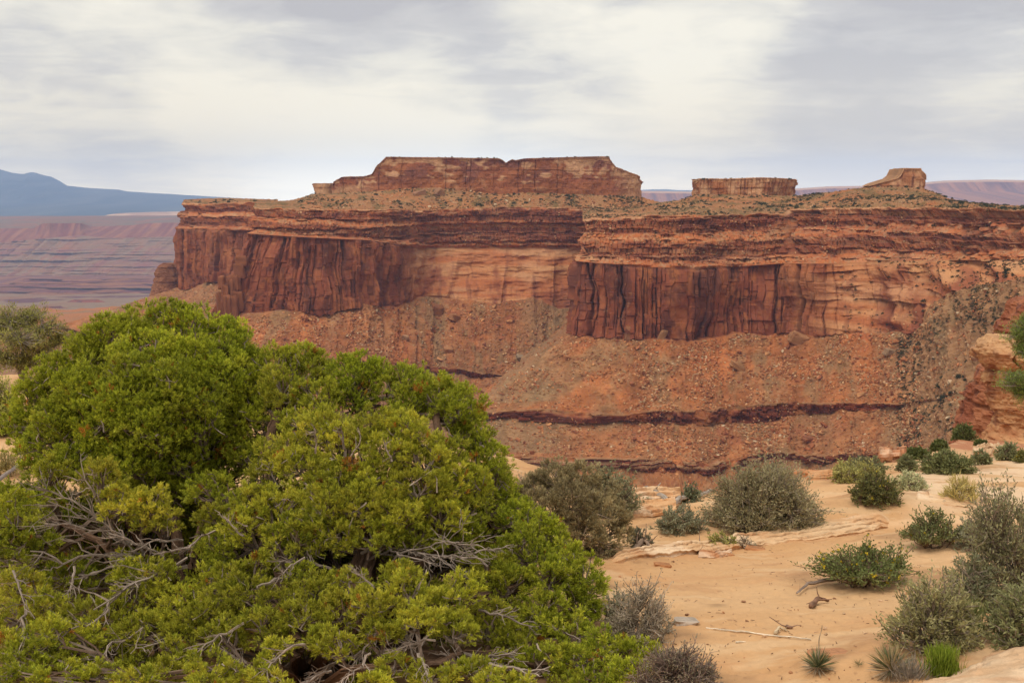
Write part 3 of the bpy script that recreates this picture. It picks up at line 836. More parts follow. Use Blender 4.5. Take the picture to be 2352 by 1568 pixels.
# ---------------------------------------------------------------- buttes: closed rings with a cap, standing on the mesa
def butte(name, top, bot, d, thick, label, colour, seed, cap_dark=True, nrow=90, round_=.5, lean=.10, amp=1.0, flute=0.0, neck=0.0):
    top, bot = np.asarray(top, float), np.asarray(bot, float)
    u0, u1 = top[0, 0], top[-1, 0]
    nu = max(24, int((u1 - u0) / 1.1))
    th = np.linspace(0, 1, nu)
    q = (1 - np.cos(np.pi * th)) / 2 * .5 + th * .5
    # front from left to right
    vt = np.interp(u0 + q * (u1 - u0), top[:, 0], top[:, 1])
    ub0, ub1 = bot[0, 0], bot[-1, 0]
    ub = ub0 + q * (ub1 - ub0)
    vb = np.interp(ub, bot[:, 0], bot[:, 1]) + 5
    bow = (1 - np.sqrt(np.clip(1 - (2 * q - 1) ** 2, 0, 1))) * thick * round_
    ut = u0 + q * (u1 - u0)
    Tf, Bf = P(ut, vt, d + bow + lean * 40), P(ub, vb, d + bow)
    Tb, Bb = Tf.copy(), Bf.copy()
    back = (d + thick) - bow
    Tb[:, 1] = back; Bb[:, 1] = back + 8
    T_, B_ = np.concatenate([Tf, Tb[::-1]]), np.concatenate([Bf, Bb[::-1]])
    n = len(T_)
    t = np.linspace(0, 1, nrow)[:, None]
    X = lerp(T_[None], B_[None], t[..., None])
    tg = np.roll(B_, -1, 0) - np.roll(B_, 1, 0)
    out = np.stack([tg[:, 1], -tg[:, 0]], 1)
    out /= np.linalg.norm(out, axis=1, keepdims=True) + 1e-9
    s = np.concatenate([[0], np.cumsum(np.linalg.norm(np.diff(B_[:, :2], axis=0), axis=1))])
    S = np.broadcast_to(s[None], X.shape[:2]); Z = X[..., 2]
    c1, e1 = cells(S + 1.5 * fbm(Z / 20, o=2, seed=seed), 17, seed + 1, .9)
    c2, e2 = cells(S, 6.0, seed + 2, .9)
    l1, _ = cells(Z + 1.2 * fbm(S / 40, o=2, seed=seed + 3), 5.0, seed + 4, .9)
    D = fbm(S / 55, Z / 60, o=4, seed=seed + 5) * 7 + (rnd(c1, seed + 6) - .5) * 4 - 2.0 * np.exp(-(e1 / 1.0) ** 2) * (rnd(c1, seed + 7) > .72)
    D += (rnd2(c2, l1, seed + 8) - .5) * 1.5 - flute * (3.0 * np.exp(-(e2 / .9) ** 2) * (rnd(c2, seed + 13) > .35) - (rnd(c2, seed + 14) - .5) * 4) + (rnd(l1, seed + 9) - .5) * 2.0 + fbm(S / 6, Z / 6, o=3, seed=seed + 10) * .9
    D += 2.2 * (1 - sstep(.03, .07, t)) - 1.2 - neck * 4.0 * np.exp(-((t - .16) / .10) ** 2)
    X[..., 0] += out[None, :, 0] * D * amp; X[..., 1] += out[None, :, 1] * D * amp
    col = colour(X, S, Z, np.broadcast_to(t, S.shape), seed)
    # cap: rings shrinking to the middle line
    mid = (T_ + np.concatenate([Tb, Tf[::-1]])) / 2
    k = np.linspace(0, 1, 9)[1:, None, None]
    cap = lerp(X[0][None], mid[None], k)
    cap[..., 2] += .9 * fbm(cap[..., 0] / 12, cap[..., 1] / 12, o=3, seed=seed + 11) * np.sin(np.pi * k[..., 0] * .9)
    capc = col_mix(GREY * .85, TAN * .8, .5 + fbm(cap[..., 0] / 9, cap[..., 1] / 9, o=3, seed=seed + 12))
    V = np.concatenate([cap[::-1], X]); Cc = np.concatenate([capc[::-1], col])
    r = len(V)
    V = np.concatenate([V, V[:, :1]], 1); Cc = np.concatenate([Cc, Cc[:, :1]], 1)
    Cc = Cc * np.array((.92, .80, .70))
    org = B_.mean(0)
    o = mesh_np(name, (V - org).reshape(-1, 3), [grid_faces(r, n + 1)], M_CLIFF, Cc.reshape(-1, 3))
    o.location = tuple(org)
    tag(o, label, "butte", "sandstone buttes standing on the mesa")
    return o


def bcol_long(X, S, Z, t, seed):
    c = col_mix(WING * 1.1, ORANGE * .82, .45 + .9 * fbm(S / 60, Z / 30, o=4, seed=seed + 20))
    c = col_mix(c, VARN * 1.7, sstep(.05, .6, fbm(S / 38, Z / 28, o=4, seed=seed + 21) - .25 * (t - .4)) * .85)
    c = col_mix(c, CREAM * 1.0, sstep(.1, .5, fbm(S / 26, Z / 12, o=3, seed=seed + 22) + .7 * (.2 - t)) * .8)
    c = col_mix(c, ORANGE * 1.0, sstep(.55, .85, t + .25 * fbm(S / 60, Z / 5, o=3, seed=seed + 23)) * .65)
    c = col_mix(c, CREAM * 1.0, sstep(.2, .6, fbm(S / 20, Z / 8, o=4, seed=seed + 27) + .9 * (.16 - t)) * .8)
    c = col_mix(c, VARN * 1.4, (np.exp(-((t - .02) / .02) ** 2)) * .7)
    xr = X[..., 0]
    c = col_mix(c, CREAM * .95, sstep(xr.max() - 60, xr.max() - 10, xr + 12 * fbm(Z / 12, S / 30, o=2, seed=seed + 24)) * .75)
    return col_mix(c, CREAM * .85, sstep(xr.min() + 110, xr.min() + 30, xr) * sstep(.35, .6, t) * .7)


def bcol_pale(X, S, Z, t, seed):
    c = col_mix(ORANGE * .9, CREAM * .95, .45 + .8 * fbm(S / 18, Z / 12, o=4, seed=seed + 20))
    c = col_mix(c, ORANGE * .8, sstep(.0, .6, fbm(S / 9, Z / 30, o=4, seed=seed + 21)) * .8)
    c = col_mix(c, WING * .7, sstep(.05, .6, fbm(S / 5, Z / 40, o=4, seed=seed + 22)) * .8)
    c = col_mix(c, CREAM * 1.15, (1 - sstep(.04, .2, t + .08 * fbm(S / 9, o=3, seed=seed + 26))) * .7)
    return col_mix(c, CREAM * 1.15, sstep(.6, .8, t + .25 * fbm(S / 15, o=2, seed=seed + 23)) * sstep(.2, -.2, fbm(S / 30, o=2, seed=seed + 25)) * .8)


butte("butte", [(761, 424), (771, 413), (788, 406), (836, 405), (853, 400), (867, 381), (887, 360), (1031, 362), (1147, 364), (1155, 368), (1162, 374), (1168, 370), (1176, 366), (1184, 368), (1204, 364), (1373, 359), (1402, 359), (1405, 367), (1417, 384), (1441, 393), (1467, 405), (1473, 418)],
      [(760, 446), (900, 438), (1000, 434), (1100, 442), (1250, 447), (1400, 452), (1472, 453)], 1885, 170, "longest sandstone butte with a flat top, a notch and a pale sloping right shoulder", bcol_long, 101)
butte("butte", [(715, 424), (717, 421.5), (759, 421), (761, 430)], [(720, 446), (759, 447)], 1880, 46, "small detached sandstone block left of the longest butte", bcol_long, 111, round_=.35, amp=.5)
butte("butte", [(1599, 423), (1603, 414), (1611, 410), (1676, 410.5), (1749, 407.5), (1796, 409.5), (1825, 411.5), (1834, 424)], [(1596, 449), (1700, 450), (1833, 452)], 1625, 150, "short blocky butte with shrubs along its flat top, between the longest and the hooked butte", bcol_pale, 121, flute=1.0)
butte("butte", [(1995, 428), (2020, 421), (2041, 415), (2060, 409), (2069, 402), (2073, 393), (2076, 386.5), (2112, 386.5), (2113, 391), (2120, 402), (2121, 412)], [(1993, 433), (2060, 437), (2119, 437)], 1478, 60, "pale hooked butte with a knob at its right end and a ramp on its left", bcol_pale, 131, amp=.6, round_=.25, neck=1.0)
# ---------------------------------------------------------------- near ground: sand and slickrock rim
GC = [(1650, 1568, 7.6), (2000, 1568, 7.6), (2352, 1568, 6.7), (2352, 1470, 8.3), (0, 1568, 9.4), (600, 1568, 9.4), (1200, 1568, 8.8),
      (600, 1400, 11.6), (1200, 1400, 10.9), (1700, 1400, 10.2), (2070, 1400, 10.2), (2352, 1350, 11.0), (0, 1400, 11.4),
      (1400, 1290, 13.0), (1850, 1320, 12.0), (1600, 1265, 14.0), (1850, 1208, 16.0), (2060, 1198, 16.4), (2352, 1200, 15.5), (2200, 1240, 14.6),
      (1440, 1162, 19.0), (1560, 1162, 18.8), (1750, 1185, 17.0), (1880, 1097, 21.5), (2000, 1125, 19.5), (2060, 1078, 27), (2130, 1066, 29), (2300, 1055, 30), (2352, 1052, 32),
      (0, 1130, 15), (60, 1090, 17), (300, 1085, 17), (700, 1085, 18), (1100, 1125, 18), (-300, 1010, 22), (0, 870, 25),
      (2215, 1022, 60), (2280, 1013, 88), (2352, 1008, 100), (2700, 1000, 100), (2700, 1200, 15.5), (-500, 1300, 11.0), (2800, 1568, 6.5), (-500, 1568, 9.0)]
GP = np.array([P(*g) for g in GC])
GP = np.concatenate([GP, [(0, 0.5, -1.7), (4, 1, -1.9), (-4, 1, -2.6), (9, 3, -2.4), (-9, 3, -3.6), (0, 4, -2.5), (-3, 4, -3.0)]])


def _phi(r2):
    return r2 * np.log(r2 + 1e-9) * .5


_sc = np.log1p(np.linalg.norm(GP[:, :2], axis=1))


def _warp(x, y):
    r = np.hypot(x, y) + 1e-9
    k = np.log1p(r / 6.0) / r * 6
    return x * k, y * k


_wx, _wy = _warp(GP[:, 0], GP[:, 1])
_n = len(GP)
_A = np.zeros((_n + 3, _n + 3))
_A[:_n, :_n] = _phi((_wx[:, None] - _wx[None]) ** 2 + (_wy[:, None] - _wy[None]) ** 2) + np.eye(_n) * .4
_A[:_n, _n], _A[:_n, _n + 1], _A[:_n, _n + 2] = 1, _wx, _wy
_A[_n:, :_n] = _A[:_n, _n:].T
_w = np.linalg.solve(_A, np.concatenate([GP[:, 2], [0, 0, 0]]))
RIM = np.array([(-1200, 24), (-400, 30), (0, 29), (300, 27), (700, 25), (1100, 22.5), (1300, 21.0), (1440, 20.3), (1560, 20.2), (1700, 20.6), (1880, 23.2), (1990, 27.5), (2060, 30.5), (2140, 34), (2175, 40), (2195, 62), (2220, 92), (2300, 108), (2352, 114), (3200, 120)])


def rim_r(x, y):
    u = 1176 + x / np.maximum(y, .3) * 1176 / KF
    u = np.where(y <= .3, np.where(x > 0, 4000, -4000), u)
    return np.interp(u, RIM[:, 0], RIM[:, 1])


MOUNDS = []                       # drifted sand round the bushes: x, y, radius, height


def ground_z(x, y, detail=True):
    x, y = np.asarray(x, float), np.asarray(y, float)
    sh = np.broadcast(x, y).shape
    xf, yf = np.broadcast_to(x, sh).ravel(), np.broadcast_to(y, sh).ravel()
    wx, wy = _warp(xf, yf)
    z = np.full(len(xf), _w[_n]) + _w[_n + 1] * wx + _w[_n + 2] * wy
    for i in range(_n):
        z += _w[i] * _phi((wx - _wx[i]) ** 2 + (wy - _wy[i]) ** 2)
    if detail:
        z += .10 * fbm(xf / 3.2, yf / 3.2, o=3, seed=200) + .022 * fbm(xf / .55, yf / .55, o=3, seed=201)
    for (mx, my, mr, mh) in MOUNDS:
        z += mh * np.exp(-((xf - mx) ** 2 + (yf - my) ** 2) / mr ** 2)
    e = np.maximum(0, np.hypot(xf, yf) - rim_r(xf, yf) - 1.2 * fbm(xf / 3, yf / 3, o=3, seed=202))
    z -= np.minimum(e, 25) * 1.7 + np.clip(e - 25, 0, 400) * .75
    return z.reshape(sh)


def on_ground(u, v):
    """point where the sight line meets the ground"""
    d = np.geomspace(3.5, 125, 900)
    p = P(np.full_like(d, u), np.full_like(d, v), d)
    g = ground_z(p[:, 0], p[:, 1])
    hit = np.nonzero(p[:, 2] <= g)[0]
    i = hit[0] if len(hit) else int(np.argmin(p[:, 2] - g))
    return np.array((p[i, 0], p[i, 1], g[i]))


def px_m(p):
    """metres per survey pixel at point p"""
    return p[1] * KF / 1176.0


BUSHES = [(1748, 1192, .95, .16), (1310, 1275, 1.2, .05), (1563, 1220, .7, .14), (2008, 1158, .9, .22), (1985, 1345, 1.1, .12), (2140, 1256, .9, .16), (2140, 1506, .9, .10), (2320, 1385, 1.2, .12), (2335, 1478, .8, .08),
          (2172, 1086, 1.6, .12), (1452, 1482, .6, .04), (1560, 1588, .9, .0), (1380, 1278, .5, .04), (2205, 1152, .5, .08), (1962, 1104, 1.1, .08), (2048, 1532, .35, .05), (1878, 1545, .25, .04), (2314, 1057, 1.0, .1)]
_m = [(*on_ground(u_, v_)[:2], r_, h_) for u_, v_, r_, h_ in BUSHES]
MOUNDS += _m
az = np.concatenate([np.linspace(-75, -30, 60, endpoint=False), np.linspace(-30, 30, 760), np.linspace(30, 75, 60)[1:]])
rr = np.concatenate([np.geomspace(1.2, 6.0, 40, endpoint=False), np.geomspace(6.0, 36, 420, endpoint=False), np.geomspace(36, 420, 130)])
gx, gy = rr[:, None] * np.sin(np.radians(az))[None], rr[:, None] * np.cos(np.radians(az))[None]
gz = ground_z(gx, gy)
rip = fbm(gx / .28, gy / .16, o=3, seed=205)
gz += .006 * rip + .010 * fbm(gx / .09, gy / .09, o=2, seed=206)
pit = vn(gx / .11, gy / .09, seed=207)
gz -= .012 * sstep(.80, .95, pit) * (gy < 20)
SAND = np.array((.57, .35, .18))
a = fbm(gx / 2.4, gy / 1.5, o=4, seed=208)
gc = col_mix(SAND, SAND * np.array((.92, .84, .76)), .5 + a)
gc = col_mix(gc, (.50, .255, .12), sstep(.15, .8, fbm(gx / 1.1, gy / .5, o=4, seed=209)) * .5)
gc = col_mix(gc, (.70, .45, .25), sstep(.2, .8, fbm(gx / 3.5, gy / 1.2, o=3, seed=210)) * .6)
spk = vn(gx / .035, gy / .03, seed=211)
gc = col_mix(gc, (.25, .13, .07), sstep(.90, .97, spk) * .55 * sstep(.1, .5, vn(gx / .7, gy / .5, seed=212)))
e = np.hypot(gx, gy) - rim_r(gx, gy)
gc = col_mix(gc, (.36, .15, .08), sstep(1.5, 6, e))
ur = 1176 + 1176 / KF * gx / np.maximum(gy, .3)
gc = col_mix(gc, (.40, .17, .085), sstep(38, 52, np.hypot(gx, gy)))
pale = sstep(2060, 2160, ur) * sstep(14.5, 19, gy) * sstep(36, 27, gy)
gc = col_mix(gc, (.66, .46, .29), pale * sstep(-.5, .3, fbm(gx / 2.5, gy / .6, o=3, seed=214)))
duff_shade = 0  # brown duff that also paints shade onto the ground under the junipers
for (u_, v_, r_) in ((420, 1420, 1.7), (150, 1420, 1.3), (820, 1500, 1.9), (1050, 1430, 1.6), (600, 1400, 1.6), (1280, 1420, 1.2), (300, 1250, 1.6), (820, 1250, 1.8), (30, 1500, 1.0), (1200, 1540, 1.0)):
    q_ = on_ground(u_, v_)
    duff_shade = np.maximum(duff_shade, sstep(1.25, .5, np.hypot(gx - q_[0], gy - q_[1]) / r_ + .35 * fbm(gx / .5, gy / .5, o=3, seed=215)))
gc = col_mix(gc, col_mix((.20, .115, .06), (.10, .055, .03), vn(gx / .05, gy / .05, seed=216)), duff_shade * .85)
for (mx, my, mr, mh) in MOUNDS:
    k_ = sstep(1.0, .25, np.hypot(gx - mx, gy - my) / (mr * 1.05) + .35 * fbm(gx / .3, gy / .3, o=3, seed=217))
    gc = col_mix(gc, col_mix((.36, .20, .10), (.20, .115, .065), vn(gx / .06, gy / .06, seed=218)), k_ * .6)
gc = col_mix(gc, (.62, .42, .24), sstep(.3, .6, fbm(gx / .9, gy / .22, o=4, seed=219)) * .5)
gc = col_mix(gc, (.42, .22, .105), sstep(.45, .75, fbm(gx / .6, gy / .35, o=4, seed=220)) * .45)
sand_mat = rock_material("sand", 14.0, 0.10, 0.35)
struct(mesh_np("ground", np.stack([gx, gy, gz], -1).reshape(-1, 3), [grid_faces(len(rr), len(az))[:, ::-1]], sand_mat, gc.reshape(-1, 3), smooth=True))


# ---------------------------------------------------------------- slickrock ledges, slabs and blocks
def slab(path, h, label, seed, col=(.64, .43, .25), name="rock_slab", group=None, under=True, rows=40):
    """a bedded slab lying in the sand: path = [(u_near, v_near, u_far, v_far)...] outline strip, h its height at the near edge"""
    path = np.asarray(path, float)
    k = np.linspace(0, len(path) - 1, max(60, int(np.hypot(*(path[-1, :2] - path[0, :2])) / 1.6)))
    pp = np.stack([np.interp(k, np.arange(len(path)), path[:, i]) for i in range(4)], 1)
    A = np.array([on_ground(a_, b_) for a_, b_ in pp[::6, :2]]); Bp = np.array([on_ground(a_, b_) for a_, b_ in pp[::6, 2:]])
    ki = np.arange(len(pp)) / 6.0
    A = np.stack([np.interp(ki, np.arange(len(A)), A[:, i]) for i in range(3)], 1)
    Bp = np.stack([np.interp(ki, np.arange(len(Bp)), Bp[:, i]) for i in range(3)], 1)
    L = np.concatenate([[0], np.cumsum(np.linalg.norm(np.diff(A[:, :2], axis=0), axis=1))])
    tt = np.linspace(0, 1, rows)[:, None]
    X = lerp(A[None], Bp[None], tt[..., None])
    zg = ground_z(X[..., 0], X[..., 1])
    end = sstep(0, .06, k / k[-1]) * (1 - sstep(.94, 1, k / k[-1]))
    S = np.broadcast_to(L[None], X.shape[:2])
    hh = h * (1 + .16 * fbm(S / 1.3, o=4, seed=seed)) * end[None]
    xx_, yy_ = X[..., 0], X[..., 1]
    q = tt * 3.2 + .55 * fbm(S / 1.4, tt * 2, o=4, seed=seed + 3)
    fr = q - np.floor(q)
    steps = (np.floor(q) + sstep(.0, .12, fr)) / 4.0
    prof = hh * (.45 + .75 * np.clip(steps, 0, 1)) * (1 - sstep(.80, 1.0, tt))
    crack = np.exp(-((fr - .04) / .035) ** 2) * sstep(-.1, .3, fbm(S / .8, tt * 3, o=2, seed=seed + 14))
    prof = prof - .38 * h * crack + .012 * fbm(xx_ / .10, yy_ / .07, o=3, seed=seed + 4) + .02 * fbm(xx_ / .5, yy_ / .3, o=3, seed=seed + 15)
    X[..., 2] = zg + prof - .03 * (1 - end[None]) - .02
    # near wall going down into the sand with bedding grooves
    wn = 14
    t2 = np.linspace(1, 0, wn)[:, None]
    Wl = np.repeat(X[:1], wn, 0)
    zb = zg[:1] - .10
    Wl[..., 2] = lerp(zb, X[:1, :, 2], 1 - t2)
    inn = (Bp - A); inn[:, 2] = 0; inn /= np.linalg.norm(inn, axis=1, keepdims=True) + 1e-9
    g = (vn(S[:1] / 1.1, (1 - t2) * 4.0, seed=seed + 5) - .35) * .9 * h * np.sin(np.pi * np.clip(t2, 0, 1)) * 1.2 + .25 * h * fbm(S[:1] / .5, o=3, seed=seed + 6)
    Wl += inn[None] * g[..., None]
    V = np.concatenate([Wl[:-1], X])
    a_ = fbm(V[..., 0] / .9, V[..., 1] / .35, V[..., 2] / .2, o=4, seed=seed + 7)
    cc = col_mix(np.array(col), np.array(col) * np.array((.85, .70, .58)), .35 + .9 * a_)
    cc = col_mix(cc, (.78, .60, .42), sstep(.1, .7, fbm(V[..., 0] / .7, V[..., 1] / .7, o=3, seed=seed + 8)) * .6)
    cc = col_mix(cc, (.46, .22, .10), sstep(.40, .8, fbm(V[..., 0] / .8, V[..., 1] / .25, o=3, seed=seed + 9)) * .5)
    cc[len(Wl) - 1:] = col_mix(cc[len(Wl) - 1:], (.24, .12, .06), crack * .65)
    lich = sstep(.55, .75, fbm(V[..., 0] / .07, V[..., 1] / .07, V[..., 2] / .07, o=3, seed=seed + 16))
    cc = col_mix(cc, (.30, .22, .15), lich * .5)
    org = V.reshape(-1, 3).mean(0)
    o = mesh_np(name, (V - org).reshape(-1, 3), [grid_faces(*V.shape[:2])[:, ::-1]], M_SLAB, cc.reshape(-1, 3))
    o.location = tuple(org)
    return tag(o, label, "rock", group)


slab([(1385, 1298, 1390, 1281), (1470, 1284, 1465, 1272), (1560, 1277, 1550, 1261), (1640, 1270, 1625, 1253), (1740, 1256, 1720, 1234), (1850, 1240, 1830, 1210), (1960, 1228, 1950, 1194), (2060, 1208, 2055, 1184)], .115,
     "long pale slickrock ledge crossing the sand below the big grey bush", 301, rows=60)
slab([(2020, 1760, 2085, 1562), (2110, 1750, 2140, 1545), (2230, 1740, 2200, 1522), (2300, 1740, 2275, 1492), (2480, 1740, 2420, 1455)], .10, "pale slickrock slab at the bottom right corner", 311, rows=170, col=(.62, .47, .32))
slab([(1425, 1196, 1432, 1178), (1470, 1190, 1470, 1170), (1530, 1186, 1525, 1165), (1560, 1180, 1555, 1162)], .20, "stacked orange slickrock layers on the rim under the grey driftwood", 321, col=(.62, .37, .19))
slab([(1440, 1172, 1445, 1160), (1500, 1163, 1500, 1150), (1570, 1158, 1570, 1148)], .30, "pale rim rock topmost behind the driftwood log", 331, col=(.66, .44, .26))
slab([(2100, 1148, 2095, 1128), (2200, 1165, 2190, 1146), (2300, 1168, 2300, 1150)], .07, "thin pale slab edge in the sand below the wispy bush", 341)
slab([(2010, 1066, 2012, 1058), (2060, 1062, 2062, 1052), (2085, 1060, 2085, 1052)], .42, "reddish rounded slab on the canyon rim left of the round green bush", 351, col=(.50, .24, .13))
slab([(2230, 1052, 2228, 1044), (2290, 1046, 2285, 1036), (2330, 1042, 2330, 1034)], .35, "pale slickrock hump between two green bushes on the rim", 361)
slab([(1850, 1105, 1852, 1097), (1900, 1100, 1900, 1092), (1935, 1094, 1935, 1088)], .16, "small orange slab at the rim right of the big grey bush", 371, col=(.58, .34, .18))
slab([(1600, 1280, 1602, 1270), (1640, 1282, 1640, 1272), (1690, 1274, 1688, 1266)], .07, "small rusty brown slab lying just below the long ledge", 381, col=(.45, .2, .09))


def hull_rock(seed, n=16, sq=(1, 1, .7)):
    rng = np.random.default_rng(seed)
    bm = bmesh.new()
    p = rng.normal(size=(n, 3)); p /= np.linalg.norm(p, axis=1, keepdims=True)
    p = np.sign(p) * np.abs(p) ** .7 * np.array(sq) * rng.uniform(.75, 1, (n, 1))
    for q in p:
        bm.verts.new(q)
    r = bmesh.ops.convex_hull(bm, input=bm.verts)
    bmesh.ops.delete(bm, geom=[g for g in r['geom_interior'] if isinstance(g, bmesh.types.BMVert)], context='VERTS')
    bmesh.ops.triangulate(bm, faces=bm.faces)
    bm.verts.index_update()
    V = np.array([v.co[:] for v in bm.verts]); F = np.array([[v.index for v in f.verts] for f in bm.faces])
    bm.free()
    return V, F


HULLS = [hull_rock(400 + i, 14, ((1, .8, .6), (1, .7, .45), (.8, .9, .8), (1.2, .7, .55))[i % 4]) for i in range(10)]


def rot_z(a):
    return np.array(((math.cos(a), -math.sin(a), 0), (math.sin(a), math.cos(a), 0), (0, 0, 1)))


def rand_rot(rng, tilt=.35):
    ax, ay, a = rng.normal(0, tilt), rng.normal(0, tilt), rng.uniform(0, 6.28)
    rx = np.array(((1, 0, 0), (0, math.cos(ax), -math.sin(ax)), (0, math.sin(ax), math.cos(ax))))
    ry = np.array(((math.cos(ay), 0, math.sin(ay)), (0, 1, 0), (-math.sin(ay), 0, math.cos(ay))))
    return rx @ ry @ rot_z(a)


# ---------------------------------------------------------------- pillar and wall of the near rim on the right
def rock_tower(name, prof, d, depth, label, seed, colf, cat, sc=1.0):
    """prof: rows (v, u_left, u_right) from the top down; an elliptical bedded column"""
    prof = np.asarray(prof, float)
    v = np.linspace(prof[0, 0], prof[-1, 0], 130)
    ul, ur_ = np.interp(v, prof[:, 0], prof[:, 1]), np.interp(v, prof[:, 0], prof[:, 2])
    cl, cr = P(ul, v, d), P(ur_, v, d)
    mid, half = (cl + cr) / 2, (cr - cl)[:, 0] / 2
    th = np.linspace(0, 2 * math.pi, 190)
    ce, se = np.cos(th), np.sin(th)
    sq = lambda t: np.sign(t) * np.abs(t) ** .75
    X = np.zeros((len(v), len(th), 3))
    X[..., 0] = mid[:, None, 0] + half[:, None] * sq(ce)[None]
    X[..., 1] = d + depth * (half / half.max())[:, None] * sq(se)[None]
    X[..., 2] = mid[:, None, 2]
    o3 = np.stack([ce, se], -1)
    z = X[..., 2]
    l, _ = cells(z + .3 * fbm(X[..., 0] / 3, X[..., 1] / 3, o=2, seed=seed), .8, seed + 1, .9)
    x1, y1, z1 = X[..., 0] / sc, X[..., 1] / sc, z / sc
    if sc > 1:
        l, _ = cells(z1, .8, seed + 1, .9)
    D = fbm(x1 / 2.2, y1 / 2.2, z1 / 2.4, o=4, seed=seed + 2) * .55 + (rnd(l, seed + 3) - .5) * .45 + fbm(X[..., 0] / .6, X[..., 1] / .6, z / .3, o=4, seed=seed + 4) * .22 - .5 * np.exp(-(((X[..., 0] - mid[:, None, 0]) + .25 * (z - z.max()) + .6 + .3 * fbm(z / .8, o=2, seed=seed + 8)) / .12) ** 2) * (z > z.max() - 3)
    X[..., :2] += o3[None] * D[..., None] * sc
    top = lerp(X[:1], X[0].mean(0)[None, None], np.linspace(0, 1, 10)[:, None, None])[::-1]
    top[..., 2] += (1 - np.linspace(1, 0, 10)[::-1])[::-1, None] * .25
    V = np.concatenate([top[:-1], X])
    cc = colf(V, seed)
    org = V.reshape(-1, 3).mean(0)
    o = mesh_np(name, (V - org).reshape(-1, 3), [grid_faces(*V.shape[:2])], M_PILLAR, cc.reshape(-1, 3))
    o.location = tuple(org)
    return tag(o, label, cat)


def tower_col(V, seed):
    x, y, z = V[..., 0], V[..., 1], V[..., 2]
    c = col_mix((.36, .155, .07), (.52, .29, .14), .45 + .9 * fbm(x / 1.3, y / 1.3, z / .5, o=4, seed=seed + 5))
    c = col_mix(c, (.20, .07, .04), sstep(.05, .6, fbm(x / .8, y / .8, z / 2.5, o=4, seed=seed + 6)) * .8)
    c = col_mix(c, (.13, .05, .03), sstep(.3, .7, fbm(x / 2, y / 2, z / .22, o=3, seed=seed + 7)) * .6)
    return col_mix(c, (.52, .31, .16), sstep(z.max() - 1.9, z.max() - .6, z) * .5)


def wall_col(V, seed):
    x, y, z = V[..., 0], V[..., 1], V[..., 2]
    c = col_mix((.23, .075, .04), (.33, .13, .065), .45 + .9 * fbm(x / 1.5, y / 1.5, z / 4, o=4, seed=seed + 5))
    return col_mix(c, (.12, .05, .04), sstep(.1, .7, fbm(x / .7, y / .7, z / 6, o=4, seed=seed + 6)) * .8)


rock_tower("rock_pillar", [(778, 2262, 2352), (790, 2250, 2366), (803, 2246, 2372), (822, 2248, 2372), (835, 2258, 2368), (848, 2272, 2362), (870, 2276, 2360), (900, 2278, 2358), (925, 2282, 2354), (945, 2284, 2350), (960, 2286, 2352), (975, 2290, 2354), (990, 2282, 2366), (1000, 2272, 2380), (1030, 2262, 2392)],
           92, 3.4, "orange sandstone pillar with an overhanging cap rock at the right edge", 501, tower_col, "rock pillar")
rock_tower("rock_wall", [(842, 2252, 2420), (860, 2244, 2425), (900, 2232, 2430), (950, 2222, 2440), (985, 2212, 2450), (1000, 2206, 2460), (1040, 2200, 2470)],
           104, 5.0, "dark red rock wall behind the overhanging sandstone pillar", 511, wall_col, "rock wall")
rock_tower("rock_wall", [(690, 2345, 2480), (720, 2325, 2490), (745, 2305, 2500), (762, 2300, 2505), (790, 2300, 2515), (900, 2295, 2520), (1020, 2290, 2520)],
           128, 7.0, "dark brown rock wall rising above the overhanging sandstone pillar", 521, wall_col, "rock wall")
# ---------------------------------------------------------------- boulders and shrubs scattered over the mesa
rs = np.random.default_rng(7)


def pick(sec, s0, s1, n, u0=None, u1=None, t0=0, t1=1, wfun=None, hide=None):
    """n random points of a mesa section between segments s0..s1 (seen at u0..u1); returns points and pixel u"""
    _, cc, X, colr, sg, tt, ss = MESA[sec - 1]
    rows = np.nonzero((sg >= s0) & (sg <= s1) & (tt >= t0) & (tt <= t1))[0]
    i, j = rs.choice(rows, n * 8), rs.integers(0, X.shape[1], n * 8)
    p = X[i, j]
    c_, s_ = math.cos(PITCH), math.sin(PITCH)
    f = p[:, 1] * c_ - p[:, 2] * s_
    u = 1176 + p[:, 0] / f * 1176 / KF
    v = 784 - (p[:, 1] * s_ + p[:, 2] * c_) / f * 1176 / KF
    ok = np.ones(len(p), bool)
    if u0 is not None:
        ok &= (u >= u0) & (u <= u1)
    if wfun is not None:
        ok &= rs.random(len(p)) < wfun(u, v, p)
    p, u, v = p[ok][:n], u[ok][:n], v[ok][:n]
    return p, u, v


# ---- boulders: shapes shared by copies, each boulder its own object
ROCK_COL = [np.array(c_) for c_ in ((.45, .19, .09), (.52, .27, .13), (.55, .36, .21), (.36, .14, .07), (.46, .31, .19), (.28, .10, .055), (.58, .46, .33))]
ROCK_COL = [c_ * np.array((.80, .72, .62)) for c_ in ROCK_COL]
rock_meshes = []
for i in range(14):
    V, F = HULLS[i % len(HULLS)]
    c_ = ROCK_COL[i % len(ROCK_COL)]
    cc = np.clip(c_ * (1 + .25 * np.random.default_rng(i).normal(size=(len(V), 1))), .02, .9)
    o = mesh_np("boulder", V, [F], M_BOULDER, cc)
    rock_meshes.append(o.data)
    bpy.data.objects.remove(o)


def put_rock(mesh, p, size, label, group, tilt=.4, sc=None):
    o = bpy.data.objects.new("boulder", mesh)
    C.objects.link(o)
    o.location = tuple(float(q) for q in p)
    o.rotation_euler = (rs.normal(0, tilt), rs.normal(0, tilt), rs.uniform(0, 6.28))
    o.scale = tuple(size * q for q in (sc or (1, rs.uniform(.7, 1), rs.uniform(.7, 1))))
    return tag(o, label, "boulder", group)


